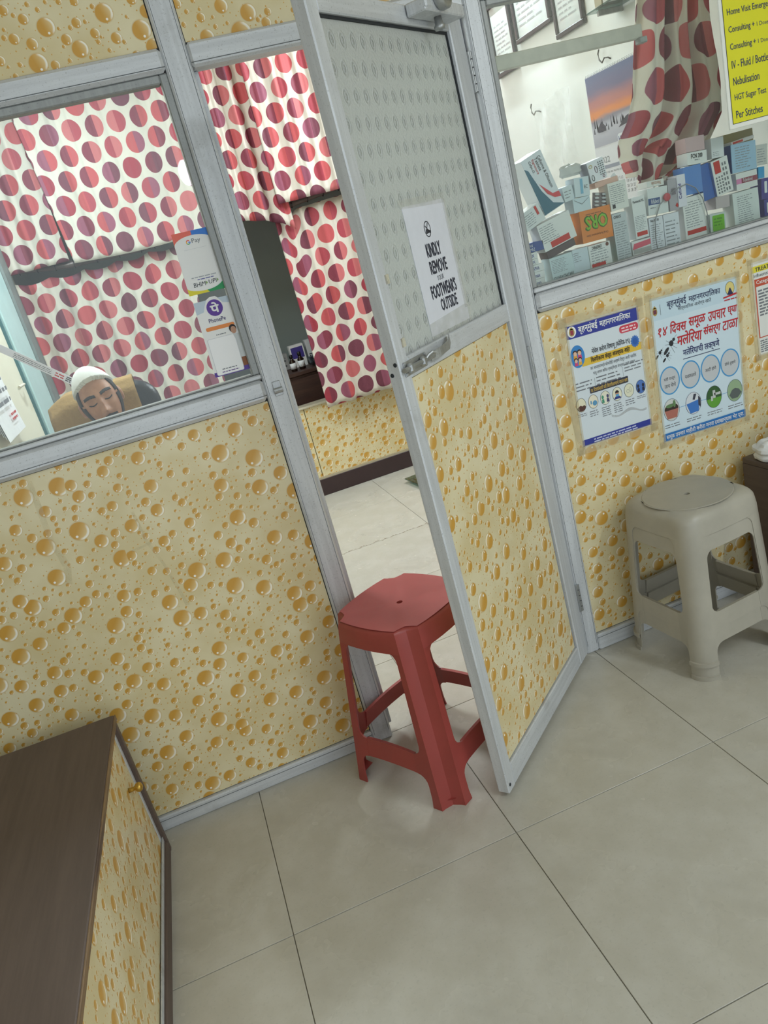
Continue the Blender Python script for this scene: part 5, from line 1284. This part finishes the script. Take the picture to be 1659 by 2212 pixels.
def e_cv(t, w_, h_): fp(9, None, None, .06, .8, .34, .92)(t, w_, h_); letter(t, 'CV HEALTHCARE', -.45 * w_, -.46 * h_, .42 * w_, -.30 * h_, INK, YF2)
pack('pale green carton of dense print in the bottom row, nearest the small box stack', 1.163, 1.253, .078, .070, 2, PALE, .077, .05, extra=e_cv)
pack('plain pale blue carton beside the densely printed pale green carton', 1.230, 1.2545, .054, .074, 0, (210, 222, 230), .079, .05, extra=fp(5, None, None, .05, .5, .5, .9))
def e_line(t, w_, h_): fp(7, (.05, .03, .68, .24), ('LINEMAC', .15, .82, .60, .95, 180))(t, w_, h_); prt(t, 'brown_spot', [ell(.36 * w_, .40 * h_, .0055, .0055)], plain((120, 80, 70), .5), YF2)
pack('white carton with a red patch and green flank under the orange carton', 1.296, 1.2535, .076, .072, 0, PW_, .078, .05, extra=e_line, side=(40, 110, 80))
pack('tall grey printed carton standing right of the orange carton', 1.3795, 1.289, .050, .142, 0, (200, 206, 210), .080, .05, extra=fp(16, None, ('SYRO', .10, .90, .60, .96, 180), .08, .95, .05, .84))
def e_pink(t, w_, h_): prt(t, 'pink_band', [[(-.5 * w_, -.02 * h_), (.5 * w_, .1 * h_), (.5 * w_, .42 * h_), (-.40 * w_, .34 * h_)]], plain((224, 92, 116), .45), YF2); prt(t, 'grey_foot', [rect(-.46 * w_, -.30 * h_, .5 * w_, -.02 * h_)], plain((178, 178, 176), .5), YF)
pack('low white carton with pink band, below the tall red-footed carton', 1.442, 1.2415, .066, .048, -1, PW_, .079, .05, extra=e_pink)
pack('upright white prescription carton with small logo, third from pink-banded carton', 1.502, 1.268, .050, .100, -2, (226, 228, 236), .079, .045, extra=fp(12, None, ('Nxt XL-50', .10, .88, .70, .95), .08, .92, .05, .82))
pack('upright white carton with a faint glass emblem, beside its logo twin', 1.558, 1.267, .056, .098, -2, (228, 230, 238), .080, .045, extra=fp(7, None, None, .08, .92, .05, .85))
pack('tall white carton with bold print over a red bar', 1.645, 1.283, .080, .130, 0, PW_, .080, .05, extra=fp(11, (.08, .14, .95, .24), None, .08, .92, .30, .92))
def e_green(t, w_, h_): prt(t, 'green_patch', [rrect(-.36 * w_, -.46 * h_, .40 * w_, .40 * h_, .004)], plain((116, 190, 50), .45), YF2); fine(t, -.28 * w_, -.2 * h_, .3 * w_, .3 * h_, 3, plain((84, 150, 40), .5), -.0014, .5, .2)
pack('pale carton with a bright green patch, low beside the red-barred carton', 1.727, 1.249, .058, .056, -3, (202, 212, 208), .080, .05, extra=e_green)
pack('large white carton with columns of print, at the foot of the price board', 1.838, 1.271, .098, .098, 0, (226, 232, 230), .079, .05, extra=fp(13, None, None, .15, .75, .05, .90))
pack('lower purple carton at the outer end of the ledge', 1.920, 1.249, .030, .052, -3, (78, 74, 150), .079, .05, extra=lambda t, w_, h_: prt(t, 'white_slip', [rrect(-.2 * w_, -.3 * h_, .25 * w_, .3 * h_, .002)], PAPER, YF2))
# second tier
def e_red(t, w_, h_): fp(8, (.22, .04, .80, .26), None, .04, .55, .28, .92)(t, w_, h_)
pack('tilted white carton with long red bar and dark brown flank above bottom row', 1.165, 1.358, .114, .080, 11, PW_, .078, .055, extra=e_red)
pack('dark brown carton under the tilted red-barred carton', 1.176, 1.306, .100, .022, 11, (92, 78, 84), .090, .05)
def e_ors(t, w_, h_): letter(t, 'ORS', -.34 * w_, -.10 * h_, .34 * w_, .28 * h_, plain((130, 190, 50), .45), -.0022, .02, 0, 180); letter(t, 'ORS', -.36 * w_, -.12 * h_, .36 * w_, .30 * h_, plain((60, 110, 40), .45), YF2, .05, 0, 180); letter(t, 'Oral Rehydration Salts', -.36 * w_, -.34 * h_, .34 * w_, -.25 * h_, plain((120, 70, 40), .5), YF2, 0, 0, 180); fine(t, -.3 * w_, .34 * h_, .3 * w_, .39 * h_, 1, plain((150, 90, 50), .5), YF2)
pack('bright orange carton with upside-down green lettering', 1.297, 1.346, .106, .092, -1, (228, 134, 62), .076, .06, extra=e_ors)
pack('white carton with open flap and small dark square, above the grey printed carton', 1.387, 1.409, .063, .080, 1, (232, 232, 226), .080, .05, extra=lambda t, w_, h_: (fp(10, None, None, .06, .92, .22, .93)(t, w_, h_), prt(t, 'dark_square', [rect(-.40 * w_, -.42 * h_, -.24 * w_, -.28 * h_)], INK, YF2), MB().plate([(-.30 * w_, .5 * h_), (.40 * w_, .5 * h_), (.20 * w_, .82 * h_), (.06 * w_, .80 * h_)], .02, .0208).build('flap', PAPER, t)))
pack('tall narrow white carton with red foot beside the blue-banded carton', 1.450, 1.330, .046, .122, 0, (232, 234, 234), .078, .045, extra=fp(9, (.10, .06, .90, .16), ('Pantocid XL', .08, .86, .92, .92), .08, .92, .20, .56))
def e_rifa(t, w_, h_): prt(t, 'blue_band', [rect(-.48 * w_, -.12 * h_, .10 * w_, .12 * h_)], plain((62, 88, 140), .45), YF); letter(t, 'Rifabest', -.34 * w_, -.08 * h_, .06 * w_, .08 * h_, PAPER, YF2); fine(t, -.40 * w_, -.26 * h_, -.10 * w_, -.20 * h_, 1, GREY_INK, YF2)
pack('square white carton with short blue band, middle tier', 1.519, 1.363, .072, .078, -4, (224, 228, 228), .078, .05, extra=e_rifa)
pack('flat white carton with orange print lying on the blue-banded carton', 1.523, 1.414, .060, .018, -3, (226, 226, 222), .085, .05, extra=lambda t, w_, h_: letter(t, 'Norzole', -.25 * w_, -.3 * h_, .3 * w_, .3 * h_, plain((190, 130, 100), .5), YF2, 0, 0, 180))
pack('slim grey carton with red diamond, middle tier', 1.577, 1.367, .034, .092, -1, (176, 172, 180), .080, .045, extra=lambda t, w_, h_: (prt(t, 'diamond', [[(.1 * w_, -.35 * h_), (.28 * w_, -.27 * h_), (.42 * w_, -.35 * h_), (.28 * w_, -.43 * h_)]], RB, YF2), prt(t, 'window_patch', [rect(-.2 * w_, 0, .25 * w_, .2 * h_)], plain((130, 124, 134), .5), YF2)))
pack('pair-thin white carton with violet sideways lettering', 1.606, 1.372, .030, .094, -2, (232, 230, 240), .076, .045, extra=lambda t, w_, h_: letter(t, 'Cefixid', -.030, -.006, .014, .004, plain((80, 70, 150), .5), YF2, .006, 0, 90))
pack('bright blue carton on the tall red-barred carton', 1.653, 1.394, .064, .082, -1, (92, 140, 210), .080, .05)
pack('darker blue carton tilting beside the bright blue carton', 1.707, 1.376, .040, .106, 7, (60, 104, 178), .088, .05)
def e_rl(t, w_, h_): prt(t, 'red_patch', [rect(-.38 * w_, .12 * h_, -.02 * w_, .46 * h_)], RB, YF2); [fine(t, -.40 * w_ + k * .010, -.46 * h_, -.40 * w_ + k * .010 + .006, (.05 if k < 3 else .4) * h_, 6, GREY_INK, YF, .6, .1) for k in range(5)]
pack('white carton with a square red patch and sideways print', 1.758, 1.381, .062, .106, 7, PW_, .078, .05, extra=e_rl, side=(120, 140, 190))
def e_tel(t, w_, h_): prt(t, 'stripe', [rect(-.5 * w_, -.14 * h_, .5 * w_, .16 * h_)], plain((150, 70, 90), .45), YF); prt(t, 'pink_end', [rect(-.5 * w_, -.14 * h_, -.26 * w_, .16 * h_)], plain((222, 140, 186), .45), YF2); letter(t, 'Telmikind', -.20 * w_, -.08 * h_, .25 * w_, .12 * h_, PAPER, -.0014)
pack('white carton with maroon and pink stripe below the light blue carton', 1.848, 1.350, .080, .050, -1, PW_, .079, .05, extra=e_tel)
pack('upper purple carton with white slip at the outer end', 1.915, 1.308, .030, .064, -4, (76, 68, 146), .079, .05, extra=lambda t, w_, h_: prt(t, 'white_slip', [rrect(-.15 * w_, -.2 * h_, .2 * w_, .35 * h_, .002)], PAPER, YF2))
# top tier
def e_cef(t, w_, h_):
    prt(t, 'teal_sweep', [[(-.5 * w_, .36 * h_), (-.36 * w_, .30 * h_), (-.20 * w_, -.10 * h_), (.06 * w_, -.38 * h_), (.5 * w_, -.49 * h_), (-.5 * w_, -.49 * h_)]], plain((44, 104, 128), .45), YF)
    prt(t, 'red_sweep', [[(-.18 * w_, .02 * h_), (-.02 * w_, -.20 * h_), (.22 * w_, -.32 * h_), (.49 * w_, -.36 * h_), (.49 * w_, -.26 * h_), (.20 * w_, -.24 * h_)]], plain((214, 66, 78), .45), YF2)
    for k, (s, L) in enumerate((('Cefixime & Ofloxacin', .096), ('Tablets', .038), ('Signature', .044), ('Cefyx-O', .034))):
        x = .30 * w_ - k * .0115; letter(t, s, x - L / 2, .43 * h_ - L / 2 - .005, x + L / 2, .43 * h_ - L / 2 + .004, RED_INK if k == 2 else INK, YF2, .004, 0, -90)
pack('big white carton with teal sweep leaning at an angle by the window post', 1.150, 1.499, .072, .168, 17, (226, 230, 236), .085, .075, extra=e_cef)
pack('small white carton with red patch leaning under the big tilted carton', 1.092, 1.413, .076, .052, 20, (228, 230, 230), .078, .05, extra=fp(6, (.76, .45, .86, .95), None, .2, .72, .15, .85))
pack('pale blue carton folded like an envelope, on the orange carton', 1.262, 1.412, .058, .040, -1, (206, 222, 230), .080, .05, extra=lambda t, w_, h_: prt(t, 'fold_line', [[(-.45 * w_, .4 * h_), (-.44 * w_, .42 * h_), (0, .05 * h_), (0, 0)], [(.45 * w_, .4 * h_), (.44 * w_, .42 * h_), (0, .05 * h_), (0, 0)]], GREY_INK, YF2))
pack('pale carton with a blue sideways strip, above the envelope-like carton', 1.271, 1.460, .050, .054, -4, (212, 224, 230), .080, .05, extra=lambda t, w_, h_: (prt(t, 'blue_strip', [rect(-.12 * w_, -.35 * h_, .06 * w_, .42 * h_)], plain((120, 180, 210), .5), YF), letter(t, 'EC', .15 * w_, -.1 * h_, .36 * w_, .08 * h_, INK, YF2)))
pack('small pale carton with blue script next to the blue-stripped carton', 1.227, 1.452, .034, .042, 5, (214, 224, 228), .086, .05, extra=fp(3, None, None, .1, .9, .2, .8))
crumple('polythene_packet', 'crumpled clear polythene packet on top of pale cartons', 'packet', (1.262, .115, 1.508), (.032, .02, .022), plain((206, 206, 202), .3), 21, .5)
def e_choc(t, w_, h_):
    for (x, z, a, b_, c) in ((-.34, .26, .006, .005, (190, 170, 90)), (-.05, .05, .005, .010, (110, 60, 84)), (-.34, -.28, .005, .009, (60, 60, 60)), (.30, -.36, .004, .005, (110, 60, 84))): ring_print(t, 'sketch', x * w_, z * h_, a, b_, .0018, plain(c, .5), YF2)
    [fine(t, (.12 + k * .12) * w_, -.30 * h_, (.20 + k * .12) * w_, .38 * h_, 7, GREY_INK, YF, .6, .1) for k in range(3)]
pack('white carton with brown oval sketches, tilted before the calendar', 1.330, 1.494, .056, .060, 8, (236, 236, 242), .082, .05, extra=e_choc, side=(160, 164, 178))
pack('salmon pink carton lying flat beneath the oval-sketched carton', 1.362, 1.455, .080, .016, 3, (222, 180, 164), .092, .06)
bl = thing('blister_pack', 'silver tablet strip standing between orange and flapped cartons', 'tablets', (1.335, .100, 1.405), (0, math.radians(12), 0))
MB().box(-.026, .026, 0, .001, -.026, .026).build('foil', plain((120, 112, 118), .3, .6), bl)
m = MB()
for i in range(2):
    for j in range(5): m.ball((-.012 + i * .024, -.002, -.021 + j * .0105), (.0085, .004, .0036), 10, 6)
m.build('tablet', plain((206, 212, 214), .35), bl, True)
pack('white carton with bold black number lettering, above the bright blue carton', 1.676, 1.4535, .072, .036, -4, PW_, .080, .05, extra=lambda t, w_, h_: (letter(t, 'FCN 200', -.30 * w_, 0, .26 * w_, .34 * h_, INK, YF2, .02), fine(t, -.14 * w_, -.2 * h_, .14 * w_, -.08 * h_, 1, GREY_INK, YF2)))
pack('dull pink carton lying on the number-lettered carton', 1.682, 1.494, .068, .042, -3, (206, 176, 178), .090, .05)
pack('white carton leaning above the square red patch', 1.753, 1.466, .046, .058, -3, (228, 230, 232), .080, .05, extra=fp(3, None, None, .1, .7, .1, .35))
def e_lb(t, w_, h_): fp(9, None, None, .14, .8, .12, .92)(t, w_, h_)
pack('light blue printed carton with dark blue flank below the price board', 1.846, 1.419, .092, .084, -2, (166, 200, 226), .080, .055, extra=e_lb, side=(60, 88, 150))
pack('tiny cyan carton at the outer end above purple cartons', 1.905, 1.359, .023, .034, -5, (60, 160, 214), .079, .05)
pack('grey-white carton right of the light blue carton', 1.916, 1.411, .042, .060, -4, (214, 214, 208), .084, .05, extra=fp(6))
pack('olive cardboard carton across the top under the price board', 1.862, 1.478, .120, .036, 0, (150, 136, 92), .120, .06)
pack('thin red and white carton lying on the light blue carton', 1.852, 1.4675, .085, .010, 3, (226, 220, 218), .086, .05, extra=lambda t, w_, h_: prt(t, 'red_end', [rect(-.45 * w_, -.3 * h_, 0, .3 * h_)], RB, YF2))
pack('pinkish folded carton between green-patched and big white cartons', 1.757, 1.305, .052, .036, -4, (196, 184, 186), .086, .05)
# loop of thin tubing with a red disc in front of the boxes
tl = thing('tubing_loop', 'loop of thin clear tubing with red disc before the boxes', 'tubing', (1.4905, .070, 1.2165))
W = lambda x, z: (x - 1.4905, 0, z - 1.2165)
MB().tube([W(*p) for p in ((1.490, 1.219), (1.489, 1.26), (1.495, 1.31), (1.518, 1.35), (1.545, 1.366), (1.58, 1.382), (1.62, 1.388), (1.65, 1.370), (1.672, 1.335), (1.682, 1.29), (1.686, 1.222))], .0016, 6).build('tube', plain((150, 150, 156), .3), tl, True)
MB().lathe([(.002, -.003), (.0115, -.0025), (.0125, 0), (.0115, .0025), (.002, .003)], W(1.546, 1.366), 16, '-y').build('disc', plain((196, 84, 96), .4), tl, True)
